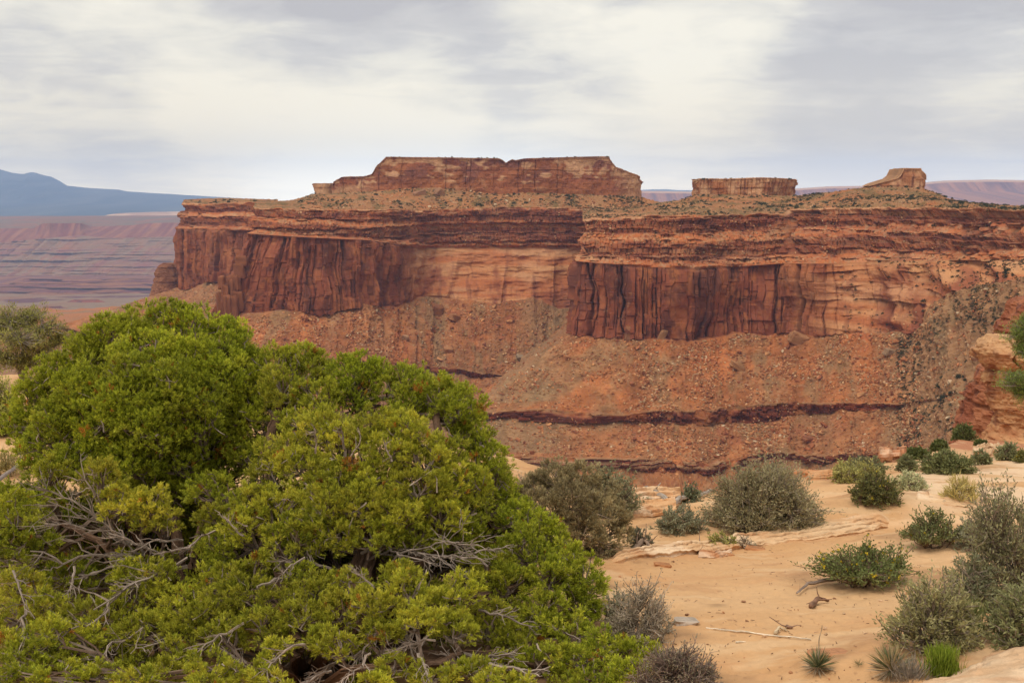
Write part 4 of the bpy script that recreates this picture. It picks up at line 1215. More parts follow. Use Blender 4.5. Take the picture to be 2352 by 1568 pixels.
zones = [
    (2, 4, 4, 40, 880, 1200, "orange boulder on the talus below the alcove", "boulders on the talus below the alcove", (2.6, 7.5)),
    (2, 4, 4, 26, 560, 880, "rusty boulder on the red talus at the foot of the left prow", "boulders at the foot of the left prow", (2.5, 6)),
    (3, 4, 4, 66, 1310, 2080, "tan boulder on the orange talus above the dark ledge", "boulders on the talus above the dark ledge", (2.4, 6)),
    (3, 6, 6, 44, 1130, 2050, "brown boulder on the slope between the two dark ledges", "boulders between the two dark ledges", (2.2, 5)),
    (3, 4, 6, 50, 2080, 2300, "grey boulder on the grey fan at the canyon head", "boulders on the grey fan", (1.8, 4)),
    (1, 4, 4, 14, 330, 500, "pale boulder on the small talus left of the left prow", "boulders left of the left prow", (3, 7)),
    (2, 1, 1, 30, 760, 1270, "pale boulder on the slope below the longest butte", "boulders below the longest butte", (2.5, 6)),
]
for sec, s0, s1, n, u0, u1, lab, grp, (a_, b_) in zones:
    p, u, v = pick(sec, s0, s1, n, u0, u1, .04, .96)
    for k in range(len(p)):
        sz = a_ + (b_ - a_) * rs.random() ** 2.2
        pale = grp.endswith("butte") or "grey" in grp or "small" in lab
        put_rock(rock_meshes[rs.choice((2, 4, 6, 9, 11, 13)) if pale else rs.choice((0, 1, 3, 5, 7, 8, 10, 12))], p[k] + (0, 0, sz * .15), sz, lab, grp)


def near_mesa(sec, u, v):
    _, cc, X, *_r = MESA[sec - 1]
    pr = X.reshape(-1, 3)
    c_, s_ = math.cos(PITCH), math.sin(PITCH)
    f = pr[:, 1] * c_ - pr[:, 2] * s_
    uu = 1176 + pr[:, 0] / f * 1176 / KF
    vv = 784 - (pr[:, 1] * s_ + pr[:, 2] * c_) / f * 1176 / KF
    return pr[np.argmin((uu - u) ** 2 + (vv - v) ** 2)]


def box_rock(p, sx, sy, sz, rot, label, colr, seed, group=None):
    """an angular block: subdivided box broken by noise, for the few boulders one can name"""
    bm = bmesh.new()
    bmesh.ops.create_cube(bm, size=2)
    bmesh.ops.bevel(bm, geom=bm.edges[:], offset=.22, segments=1, affect='EDGES')
    bmesh.ops.subdivide_edges(bm, edges=bm.edges[:], cuts=2, use_grid_fill=True)
    bmesh.ops.triangulate(bm, faces=bm.faces)
    bm.verts.index_update()
    V = np.array([q.co[:] for q in bm.verts]); F = np.array([[q.index for q in f.verts] for f in bm.faces]); bm.free()
    n_ = fbm(V[:, 0] * 1.1 + seed, V[:, 1] * 1.1, V[:, 2] * 1.1, o=3, seed=seed)
    V = V * (1 + .16 * n_[:, None]) * np.array((sx, sy, sz))
    cc = np.array(colr) * (np.array((.66, .58, .52)) if p[1] > 100 else 1) * (1 + .3 * fbm(V[:, 0] / sx * 1.5, V[:, 2] / sz * 3, o=3, seed=seed + 1))[:, None]
    o = mesh_np("boulder", V, [F], M_BOULDER, cc)
    o.location = tuple(p); o.rotation_euler = rot
    return tag(o, label, "boulder", group)


named = [(2, 1003, 716, 9, 6, 8, (.2, .2, .3), "dark orange block standing highest on the talus below the alcove", (.36, .16, .08)),
         (2, 1045, 733, 9, 6, 5, (.2, .3, .8), "broad orange boulder just right of the standing block below the alcove", (.44, .22, .11)),
         (2, 1030, 805, 7, 5, 4, (.4, .1, .3), "orange slab low on the talus above the left dark ledge", (.46, .24, .12)),
         (2, 931, 777, 4.5, 3, 3.5, (.2, .2, .2), "squarish tan boulder alone on the red talus below the left prow", (.48, .30, .18)),
         (2, 1196, 822, 7, 4, 3, (.5, .2, .4), "pale grey slab in the gully left of the right prow", (.42, .34, .24)),
         (3, 1441, 770, 3.2, 3, 8.5, (.0, .06, .1), "slim standing stone at the foot of the right prow", (.38, .19, .10)),
         (3, 1520, 777, 4.2, 3.5, 7.5, (.1, .42, .1), "leaning boulder against the foot of the right prow", (.42, .24, .13)),
         (3, 1832, 782, 10, 6, 7, (.2, .45, .1), "largest tilted bedded block at the foot of the wall right of the right prow", (.46, .25, .13)),
         (3, 1692, 843, 9, 4.5, 3.2, (.2, .55, .2), "long orange slab lying on the talus above the dark ledge", (.48, .27, .14)),
         (3, 2040, 812, 6, 4, 4, (.2, .2, .5), "grey tan boulder on the talus near the grey fan", (.44, .31, .2)),
         (3, 1625, 764, 1, 1, 1, (0, 0, 0), None, None),
         (2, 985, 439, 9, 5, 10, (.2, -.6, .2), "biggest pale leaning slab fallen below the longest butte", (.46, .26, .15)),
         (2, 1008, 448, 8, 5, 7, (.3, -.75, .5), "pale split slab leaning right of the biggest fallen slab", (.43, .25, .15)),
         (2, 965, 448, 10, 5, 5, (.2, -.3, .2), "low pale slab left of the biggest fallen slab", (.42, .24, .15)),
         (2, 920, 437, 5, 4, 7, (.1, .1, .3), "small standing pale rock under the left half of the longest butte", (.40, .22, .13)),
         (3, 1855, 1010, 6, 3.5, 3, (.3, .2, .6), "rusty boulder between the dark ledges under the wall's right end", (.38, .17, .10))]
for i, (sec, u, v, sx, sy, sz, rot, lab, colr) in enumerate(named):
    if lab:
        q = near_mesa(sec, u, v)
        box_rock(q + (0, -2, sz * .35), sx, sy, sz, rot, lab, colr, 600 + i)

# rows of stacked blocks: the lighter spires leaning on the left prow, and the spur at the far left end
for i, (u, v, sx, sz, d) in enumerate([(511, 648, 5, 9, 1572), (517, 674, 5, 13, 1570), (507, 702, 5, 18, 1568), (520, 706, 4.5, 17, 1562), (531, 668, 4, 15, 1572), (541, 650, 4, 11, 1574), (549, 622, 4, 10, 1576), (555, 600, 3.4, 7, 1578), (533, 704, 4.5, 16, 1564), (545, 690, 4, 14, 1570), (526, 645, 3.4, 6, 1574)]):
    box_rock(P(u, v, d), sx, 8, sz, (0, .08 * math.sin(i * 2), .2 * i), "orange rock spire stacked against the left prow", (.31, .125, .06), 640 + i, "rock spires against the left prow")
spur = [(604, 378, 398), (612, 368, 404), (630, 360, 408), (655, 354, 412), (668, 350, 416), (690, 345, 420)]
_o = rock_tower("rock_spur", spur, 2120, 30, "orange rock spur below the mesa's far left end", 661,
                lambda V, s: col_mix((.22, .085, .045), (.36, .17, .085), .4 + fbm(V[..., 0] / 14, V[..., 1] / 14, V[..., 2] / 20, o=4, seed=s)), "rock spur", sc=7.0)

# ---- loose rubble too plentiful to count
rub = MB()
for sec, s0, s1, n, u0, u1, a_, b_ in ((2, 4, 4, 4600, 560, 1320, .8, 5.0), (3, 4, 4, 8600, 1090, 2120, .7, 4.2), (3, 6, 6, 5600, 1090, 2120, .7, 4.0), (3, 8, 8, 2600, 1090, 2120, .7, 3.4), (3, 4, 8, 5600, 2070, 2352, .45, 3.6), (2, 6, 6, 900, 800, 1200, .8, 4),
                                       (1, 4, 4, 900, 130, 520, 1.0, 5.0), (2, 1, 1, 1500, 690, 1480, .8, 4.2), (3, 1, 1, 2600, 1340, 2352, .5, 2.4), (3, 2, 2, 3600, 1330, 2352, .6, 2.8), (2, 2, 2, 1500, 590, 1300, .8, 3.2), (3, 3, 3, 360, 1930, 2352, .6, 2.8), (3, 5, 5, 420, 1100, 2050, .8, 3.2), (3, 7, 7, 300, 1100, 2050, .8, 3.)):
    p, u, v = pick(sec, s0, s1, n, u0, u1, .02, .99, wfun=lambda u_, v_, p_: np.clip(.42 + .95 * fbm(p_[:, 0] / 26, p_[:, 1] / 26, p_[:, 2] / 26, o=3, seed=77), .04, 1))
    for k in range(len(p)):
        V, F = HULLS[rs.integers(len(HULLS))]
        sz = (a_ + (b_ - a_) * rs.random() ** 2.3) * .66
        w_ = np.array((.3, .25, .12, .13, .1, .06, .04)) if u[k] < 2050 and v[k] > 520 else np.array((.2, .22, .16, .14, .16, .08, .04))
        c_ = ROCK_COL[rs.choice(7, p=w_ / w_.sum())] * rs.uniform(.65, 1.35)
        rub.add((V * sz * rs.uniform(.7, 1.1, 3)) @ rand_rot(rs, .5).T + p[k] + (0, 0, sz * .1), F, c_)
o = rub.build("rubble", M_BOULDER)
tag(o, "loose rock rubble strewn over the canyon's talus slopes", "rubble", kind="stuff")


# ---- mesa shrubs
def mini_shrub(seed):
    rng = np.random.default_rng(seed)
    mb = MB()
    n = 90
    d = rng.normal(size=(n, 3)); d[:, 2] = np.abs(d[:, 2]) * .9 + .05
    d /= np.linalg.norm(d, axis=1, keepdims=True)
    lump = .7 + .5 * vn(d[:, 0] * 2 + 9, d[:, 1] * 2 + 9, d[:, 2] * 2, seed=seed)
    p = d * lump[:, None] * rng.uniform(.35, .9, (n, 1)) * np.array((1, 1, .95))
    c_ = np.array((.040, .050, .020)) * rng.uniform(.6, 1.6, (n, 1))
    dd = d + rng.normal(0, .5, (n, 3)); dd /= np.linalg.norm(dd, axis=1, keepdims=True)
    mb.leaves(p, dd, rng.uniform(.3, .55, n), rng.uniform(.18, .34, n), c_, rng)
    a_ = np.zeros((5, 3)); b_ = rng.normal(0, .3, (5, 3)); b_[:, 2] = .45
    mb.segs(a_, b_, .06, .02, (.10, .07, .05))
    return mb


SHRUBS = [mini_shrub(700 + i) for i in range(6)]
shrub_meshes = []
for s_ in SHRUBS:
    o = s_.build("mesa_shrub", M_LEAF)
    shrub_meshes.append(o.data)
    bpy.data.objects.remove(o)
stuffsh = MB()


def put_shrub(p, r, lab, grp):
    o = bpy.data.objects.new("mesa_shrub", shrub_meshes[rs.integers(6)])
    C.objects.link(o)
    o.location = tuple(float(q) for q in p)
    o.rotation_euler = (0, 0, rs.uniform(0, 6.28))
    o.scale = (r * rs.uniform(.85, 1.2), r * rs.uniform(.85, 1.2), r * rs.uniform(.8, 1.3))
    tag(o, lab, "shrub", grp)


szones = [
    (1, 1, 1, 26, 425, 640, "tiny dark shrub on the flat top of the mesa's left end", "shrubs on the mesa's left end", (2.0, 3.8), .45, .97),
    (2, 1, 1, 60, 690, 1330, "small dark shrub on the rubble slope below the longest butte", "shrubs below the longest butte", (1.7, 4.0), 0, .95),
    (3, 1, 1, 62, 1500, 1850, "small dark shrub on the slope around the short blocky butte", "shrubs around the short blocky butte", (1.5, 3.4), 0, .95),
    (3, 1, 1, 60, 1850, 2352, "small dark shrub on the slope below the hooked butte", "shrubs below the hooked butte", (1.5, 3.4), 0, .95),
    (3, 2, 3, 40, 1960, 2352, "small dark shrub on the ledges above the grey fan", "shrubs on the ledges above the grey fan", (1.4, 3.2), 0, 1),
    (3, 4, 6, 52, 2090, 2330, "dark shrub on the grey boulder fan at the canyon head", "shrubs on the grey fan", (1.8, 3.8), 0, 1),
]
for sec, s0, s1, n, u0, u1, lab, grp, (a_, b_), t0, t1 in szones:
    p, u, v = pick(sec, s0, s1, n, u0, u1, t0, t1)
    for k in range(len(p)):
        put_shrub(p[k] - (0, 0, .1), a_ + (b_ - a_) * rs.random() ** 1.8, lab, grp)
for sec, s0, s1, n, u0, u1, a_, b_ in ((2, 1, 1, 900, 690, 1500, 1.0, 2.6), (3, 1, 1, 2000, 1340, 2352, .8, 2.3), (3, 2, 2, 520, 1330, 2352, .7, 1.6), (2, 2, 2, 50, 600, 1300, .6, 1.2), (3, 3, 3, 420, 1930, 2352, .8, 2.2), (3, 4, 8, 3400, 2060, 2352, .8, 2.4), (3, 4, 4, 160, 1310, 2100, .4, 1.0),
                                       (3, 6, 8, 460, 1100, 2100, .4, 1.0), (2, 4, 4, 120, 1130, 1300, .6, 1.5), (2, 4, 6, 130, 600, 1150, .5, 1.1), (1, 4, 4, 60, 330, 500, .7, 1.5), (1, 1, 1, 70, 425, 640, .6, 1.3)):
    p, u, v = pick(sec, s0, s1, n, u0, u1, wfun=lambda u_, v_, p_: np.clip(.35 + 1.2 * fbm(p_[:, 0] / 34, p_[:, 1] / 34, p_[:, 2] / 34, o=3, seed=79), .03, 1))
    for k in range(len(p)):
        sb = SHRUBS[rs.integers(6)]
        r_ = a_ + (b_ - a_) * rs.random() ** 1.5
        off = 0
        for V, Cc in zip(sb.V[:1], sb.C[:1]):
            V2 = V[:200] * r_ @ rot_z(rs.uniform(0, 6.28)).T + p[k]
            stuffsh.add(V2, np.arange(200).reshape(-1, 4), Cc[:200] * .9)
o = stuffsh.build("desert_scrub", M_LEAF)
tag(o, "small desert scrub dotting the ledges and talus slopes", "scrub", kind="stuff")

# shrubs along the skyline of the buttes
for (u0, u1, d, n, vtab, lab, grp, a_, b_) in ((890, 1145, 1960, 15, [(890, 361), (1145, 364)], "tiny shrub on the flat top of the longest butte, left of the notch", "shrubs on top of the longest butte", 1.5, 3.0),
                                               (1210, 1400, 1960, 11, [(1210, 365), (1400, 360)], "tiny shrub on top of the longest butte, right of the notch", "shrubs on top of the longest butte, right of the notch", 1.5, 3.0),
                                               (1608, 1825, 1690, 20, [(1608, 412), (1676, 411), (1749, 409), (1825, 412)], "tiny shrub along the flat top of the short blocky butte", "shrubs on top of the short blocky butte", 1.4, 2.8)):
    for k in range(n):
        u = rs.uniform(u0, u1)
        q = P(u, np.interp(u, [w[0] for w in vtab], [w[1] for w in vtab]) + .5, d - 45)
        put_shrub(q - (0, 0, .2), a_ + (b_ - a_) * rs.random() ** 1.5, lab, grp)
# ---------------------------------------------------------------- near plants
def unit(a):
    return a / (np.linalg.norm(a, axis=-1, keepdims=True) + 1e-9)


def wiggle_path(a, b, n, amp, rng, sag=0.0):
    t = np.linspace(0, 1, n + 1)[:, None]
    p = lerp(np.asarray(a)[None], np.asarray(b)[None], t)
    L = np.linalg.norm(np.asarray(b) - np.asarray(a))
    w = np.cumsum(rng.normal(0, 1, (n + 1, 3)), 0) * amp * L / math.sqrt(n)
    w -= lerp(w[:1], w[-1:], t)
    p = p + w
    p[:, 2] += sag * L * (np.sin(np.pi * t[:, 0]))
    return p


def tube(mb, path, r0, r1, col, rng, k=6):
    n = len(path) - 1
    t = np.linspace(0, 1, n + 1)
    r = r0 * (1 - t) + r1 * t
    r = r * rng.uniform(.9, 1.12, n + 1)
    # rings joined along the path so bends stay closed
    d = np.gradient(path, axis=0)
    d = unit(d)
    ref = np.array((.3, .2, 1.0)) if abs(d[0][2]) < .85 else np.array((1., .2, 0))
    s = unit(np.cross(d, ref)); q = np.cross(d, s)
    an = np.linspace(0, 2 * math.pi, k, endpoint=False)
    V = path[:, None] + r[:, None, None] * (np.cos(an)[None, :, None] * s[:, None] + np.sin(an)[None, :, None] * q[:, None]) * (1 + .12 * np.sin(3 * an + 2)[None, :, None])
    i = np.arange(n)[:, None] * k + np.arange(k)[None]
    j = np.arange(n)[:, None] * k + (np.arange(k)[None] + 1) % k
    F = np.stack([i, j, j + k, i + k], -1).reshape(-1, 4)
    c = np.asarray(col)[None, None] * (1 + .25 * rng.normal(size=(n + 1, k, 1)))
    mb.add(V.reshape(-1, 3), F, np.clip(c, .01, .9).reshape(-1, 3))
    if k >= 6:                                                 # close the ends
        for e_, sl in ((0, slice(None, None, -1)), (-1, slice(None))):
            tip_ = path[e_] + d[e_] * r[e_] * .6 * (-1 if e_ == 0 else 1)
            ring = V[e_][sl]
            f_ = np.stack([np.arange(k), (np.arange(k) + 1) % k, np.full(k, k)], 1)
            mb.add(np.concatenate([ring, tip_[None]]), f_, np.clip(np.asarray(col) * 1.1, .01, .9))


def dead_spray(mb, a, b, rng, r=.014, col=(.30, .26, .225), twigs=14, spread=.5):
    """a bare grey limb from a to b that forks into crooked twigs"""
    L = np.linalg.norm(np.asarray(b) - np.asarray(a))
    main = wiggle_path(a, b, 9, .09, rng, .04)
    tube(mb, main, r, r * .35, col, rng, 5)
    for k in range(twigs):
        i = rng.integers(2, 9)
        st = main[i]
        d = unit(unit(main[min(i + 1, 9)] - main[i - 1]) + rng.normal(0, spread, 3))
        l = L * rng.uniform(.14, .42)
        tw = wiggle_path(st, st + d * l, 5, .12, rng)
        tube(mb, tw, r * .42, r * .14, np.asarray(col) * rng.uniform(.8, 1.25), rng, 3)
        for q in range(rng.integers(1, 4)):
            i2 = rng.integers(1, 5)
            d2 = unit(d + rng.normal(0, .7, 3))
            mb.segs([tw[i2]], [tw[i2] + d2 * l * rng.uniform(.2, .5)], r * .2, r * .1, np.asarray(col) * rng.uniform(.8, 1.25))


LF = unit(np.array((0.0, -1.0, 0.35)))


def spray_cloud(mb, cen, rad, rng, base, hue, tuft=.052, gap=.050, nl=26, under=.75, brown=.008, pal=None):
    """juniper foliage: a lobe made of small clumps, each clump of scale-leaf sprays pointing out and up"""
    rad = np.asarray(rad)
    m = max(14, int(45 * (np.mean(rad) / .24) ** 1.5))
    d = rng.normal(size=(m * 3, 3)); d = unit(d)
    d = d[d[:, 2] > -under][:m]
    sc = cen + d * rad * rng.uniform(.5, 1.0, (len(d), 1))
    sr = np.mean(rad) * rng.uniform(.11, .31, len(d))
    P0, DN, HU = [], [], []
    for c_, r_ in zip(sc, sr):
        n = int(np.clip(4 * math.pi * r_ * r_ / gap ** 2 * .46, 7, 100))
        e = unit(rng.normal(size=(n * 2, 3)) + np.array((0, 0, .25)))
        e = e[e[:, 2] > -.8][:n]
        P0.append(c_ + e * r_ * rng.uniform(.5, 1.0, (len(e), 1)) * np.array((1.0, 1.0, .85)))
        o = unit(P0[-1] - cen)
        DN.append(unit(e * .6 + o * .5 + np.array((0, 0, .75)) + rng.normal(0, .3, e.shape)))
        HU.append(np.full(len(e), rng.normal(0, .5)) + (rng.random() < brown) * 9)
    p, dn, hu = np.concatenate(P0), np.concatenate(DN), np.concatenate(HU)
    n = len(p)
    # each spray: a stem with side leaflets
    k = nl
    t = rng.uniform(0, 1, (n, k))
    ax = np.repeat(dn[:, None], k, 1)
    sd = rng.normal(size=(n, k, 3))
    dirs = unit(ax * (0.75 + .5 * t[..., None]) + sd * .42)
    st = p[:, None] + ax * (t * tuft * .9)[..., None]
    L = tuft * rng.uniform(.42, 1.0, (n, k)) * (1.1 - .4 * t)
    w = tuft * rng.uniform(.075, .125, (n, k))
    g = np.array(base) * rng.uniform(.8, 1.2)
    vary = rng.uniform(.78, 1.18)
    tip = np.array((.54, .575, .042)); dk = np.array((.13, .17, .014)); yl = np.array((.70, .56, .08)); br = np.array((.45, .20, .03))
    if pal:
        tip, dk, yl = (np.array(q) for q in pal)
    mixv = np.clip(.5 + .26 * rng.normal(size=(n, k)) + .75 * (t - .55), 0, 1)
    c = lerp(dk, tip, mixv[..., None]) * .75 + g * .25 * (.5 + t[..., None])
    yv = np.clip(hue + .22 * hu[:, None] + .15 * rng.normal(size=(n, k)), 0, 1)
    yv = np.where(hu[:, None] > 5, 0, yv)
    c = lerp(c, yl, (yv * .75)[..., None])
    bm_ = (hu[:, None] > 5) | (rng.random((n, 1)) < brown * .8)
    c = np.where(bm_[..., None], br * rng.uniform(.6, 1.3, (n, k, 1)), c)
    c = c * vary * np.clip(1 + .16 * np.where(hu[:, None] > 5, 0, hu[:, None]), .7, 1.3)[..., None]
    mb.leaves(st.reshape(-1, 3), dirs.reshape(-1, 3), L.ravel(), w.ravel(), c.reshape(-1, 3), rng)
    return sc


BARK = np.array((.105, .062, .04)); GREYWOOD = np.array((.24, .19, .155)); GREEN = np.array((.26, .31, .020))


def juniper(label, base_px, stems, lobes, dead, seed, group, gap=.044, backs=1):
    """stems: polylines of (u, v, d) from the ground up; lobes (u, v, ru, rv, d, hue); dead (u0,v0,d0,u1,v1,d1,r)"""
    rng = np.random.default_rng(seed)
    base = on_ground(*base_px)
    root = empty("juniper_tree", base)
    tag(root, label, "tree", group)
    tb, cb = MB(), MB()
    nodes = []
    for sp in stems:
        pts = [base + rng.normal(0, .08, 3) * (1, 1, 0) - (0, 0, .1)] + [P(*q) for q in sp[1]]
        path = np.concatenate([wiggle_path(pts[i], pts[i + 1], 5, .07, rng)[:-1] for i in range(len(pts) - 1)] + [np.array(pts[-1])[None]])
        tube(tb, path, sp[0], sp[0] * .35, BARK, rng, 9)
        for sh in range(10):                                   # fibrous strips of bark
            off = rng.normal(0, sp[0] * .55, 3)
            tube(tb, path[:max(4, int(len(path) * rng.uniform(.4, 1)))] + off * .9, sp[0] * .28, sp[0] * .05, BARK * rng.uniform(.7, 1.6), rng, 4)
        nodes.append(path[2:])
    nodes = np.concatenate(nodes)
    more = [(u + rng.uniform(-35, 35), v + rng.uniform(-15, 30), ru * .95, rv * .95, d + rng.uniform(.45, .9), hue * .6) for (u, v, ru, rv, d, hue) in lobes for _ in range(backs)]
    for bi, (u, v, ru, rv, d, hue) in enumerate(list(lobes) + more):
        c_ = P(u, v, d)
        m_ = d * KF / 1176
        rad = np.array((ru * m_, (ru + rv) * .5 * m_, rv * m_ * 1.12))
        sc = spray_cloud(cb, c_, rad, rng, GREEN, hue, gap=gap * (1.4 if bi >= len(lobes) else 1), nl=26 if bi < len(lobes) else 12)
        dist = np.linalg.norm(nodes - c_, axis=1) + .6 * np.maximum(0, nodes[:, 2] - c_[2])
        st = nodes[rng.choice(np.argsort(dist)[:4])]
        low = c_ - (0, 0, rad[2] * .35)
        br_ = wiggle_path(st, low, 7, .08, rng, -.06)
        tube(tb, br_, .022, .009, lerp(BARK, GREYWOOD, rng.random() * .6), rng, 5)
        for q in sc[::2]:
            b2 = wiggle_path(br_[rng.integers(4, 8)], q, 4, .10, rng)
            tube(tb, b2, .010, .004, lerp(BARK, GREYWOOD, rng.random()), rng, 3)
        for q in range(5 if bi < len(lobes) else 0):              # bare twigs poking out of the leaves
            a_ = sc[rng.integers(len(sc))]
            dd = unit(rng.normal(size=3) + np.array((0, -.7, .1)))
            w_ = wiggle_path(a_ - dd * rad[0] * .4, a_ + dd * rad[0] * rng.uniform(.25, .5), 4, .15, rng)
            tube(tb, w_, .007, .003, GREYWOOD * rng.uniform(.7, 1.3), rng, 3)
    tb.build("trunk", M_BARK, root, base)
    cb.build("crown", M_LEAF, root, base)
    for i, q in enumerate(dead):
        db = MB()
        dead_spray(db, P(q[0], q[1], q[2]), P(q[3], q[4], q[5]), rng, q[6], GREYWOOD * rng.uniform(.85, 1.25), int(q[7]) if len(q) > 7 else 14)
        db.build("dead_branch", M_BARK, root, base)
    return root


# --- the domed juniper on the left
A_l = [(340, 748, 75, 42, 11.6, .15), (395, 725, 55, 30, 11.6, .1), (445, 755, 70, 42, 11.5, .1), (255, 775, 75, 45, 11.5, .15), (520, 790, 65, 50, 11.5, .05), (190, 810, 65, 45, 11.4, .2), (355, 820, 95, 55, 11.0, .15), (460, 840, 95, 60, 11.0, .1),
       (565, 850, 50, 60, 11.5, .05), (255, 865, 90, 55, 10.9, .2), (130, 870, 65, 50, 11.3, .15), (85, 930, 60, 55, 11.3, .1), (175, 945, 80, 55, 10.8, .15), (300, 930, 95, 65, 10.5, .1), (420, 930, 95, 65, 10.5, .05), (525, 925, 70, 65, 11.0, .05),
       (60, 990, 50, 60, 11.3, .0), (125, 1025, 75, 55, 10.9, .0), (240, 1015, 90, 60, 10.7, .0), (360, 1020, 95, 62, 10.6, .0), (470, 1020, 85, 65, 10.9, .0), (100, 1080, 55, 40, 11.0, .0), (200, 1085, 70, 40, 11.0, .0), (320, 1085, 90, 35, 11.0, .0), (430, 1090, 80, 40, 11.1, .0), (540, 1030, 50, 60, 11.3, 0), (180, 905, 60, 50, 10.7, .05), (300, 865, 60, 50, 10.6, .1), (400, 880, 70, 50, 10.5, .1), (500, 880, 60, 50, 10.8, .05), (130, 970, 60, 50, 10.7, .05), (230, 960, 70, 50, 10.4, .05), (340, 985, 75, 55, 10.3, .05), (450, 980, 70, 55, 10.5, 0), (300, 1060, 80, 45, 10.4, 0), (410, 1065, 75, 45, 10.5, 0), (180, 1060, 70, 45, 10.5, 0), (520, 1080, 60, 45, 10.8, .1), (330, 1120, 60, 40, 10.6, .1), (400, 1130, 60, 40, 10.6, .1), (460, 1110, 60, 40, 10.6, .1), (260, 1130, 60, 40, 10.8, .1), (560, 950, 50, 50, 10.9, .1),
       # lower boughs
       (120, 1085, 45, 32, 10.2, .35), (235, 1105, 55, 42, 9.6, .55), (270, 1160, 55, 35, 9.5, .55), (340, 1160, 60, 38, 9.6, .55), (375, 1195, 50, 32, 9.6, .5), (120, 1150, 30, 30, 10.2, .2),
       (35, 1195, 60, 50, 9.8, .2), (30, 1265, 60, 45, 9.7, .15), (95, 1250, 40, 45, 9.9, .1), (150, 1330, 65, 45, 10.0, .0), (60, 1350, 60, 40, 9.2, .45), (20, 1420, 60, 40, 8.9, .45), (110, 1400, 50, 40, 9.0, .4), (205, 1420, 60, 45, 8.9, .4), (280, 1405, 50, 40, 9.0, .35),
       (300, 1330, 40, 50, 9.3, .25), (360, 1330, 55, 40, 9.2, .4), (390, 1380, 60, 45, 9.1, .35), (330, 1450, 70, 45, 8.7, .35), (430, 1450, 60, 45, 8.7, .4), (250, 1500, 60, 35, 8.6, .3), (60, 1520, 70, 45, 8.3, .1), (170, 1530, 60, 35, 8.4, .2), (420, 1515, 55, 40, 8.4, .35), (380, 1550, 60, 30, 8.2, .4), (320, 1530, 50, 30, 8.5, .2)]
A_dead = [(330, 1270, 9.8, 110, 1150, 9.6, .015, 16), (330, 1275, 9.7, 80, 1215, 9.5, 0.012, 12), (290, 1250, 9.6, 180, 1085, 9.4, .014, 12), (320, 1285, 9.5, 70, 1265, 9.3, .016, 10), (260, 1215, 9.6, 90, 1120, 9.6, .013, 14), (420, 1240, 9.5, 240, 1290, 9.2, .010, 10),
          (430, 1300, 9.4, 215, 1400, 8.7, .020, 8), (400, 1315, 9.5, 180, 1320, 9.3, .016, 16), (380, 1290, 9.5, 250, 1225, 9.3, .014, 14), (250, 1400, 8.8, 110, 1480, 8.4, .012, 12), (330, 1440, 8.6, 190, 1545, 8.2, .011, 16), (60, 1400, 8.7, 20, 1560, 8.1, .012, 12),
          (30, 1310, 8.9, 80, 1420, 8.5, .010, 10), (215, 1115, 9.5, 203, 1070, 9.4, .009, 5), (430, 1280, 9.4, 300, 1350, 9.0, .014, 16), (170, 1300, 9.3, 150, 1420, 8.9, .010, 14), (420, 1470, 8.6, 300, 1500, 8.3, .010, 12), (500, 1215, 9.4, 400, 1270, 9.1, .012, 10), (440, 1250, 9.2, 350, 1275, 9.0, .013, 6)]
juniper("tall domed juniper with bright green crown and bare grey limbs low on its left", (430, 1440),
        [(.075, [(415, 1340, 9.9), (405, 1240, 10.3), (390, 1100, 10.8), (380, 900, 11.2)]), (.06, [(390, 1330, 9.7), (250, 1260, 9.9), (140, 1200, 10.3)]), (.055, [(440, 1300, 10.0), (480, 1150, 10.6), (500, 950, 11.2)]),
         (.05, [(380, 1400, 9.4), (250, 1420, 9.2), (80, 1420, 9.2)]), (.05, [(300, 1200, 10.6), (220, 1000, 11.1), (200, 880, 11.3)])], A_l + [(u_, 1175 + 22 * math.sin(u_) + j_ * 62, 62, 42, 10.9 + .3 * j_, 0) for u_ in range(30, 470, 62) for j_ in (0, 1, 2)], A_dead, 801, None)

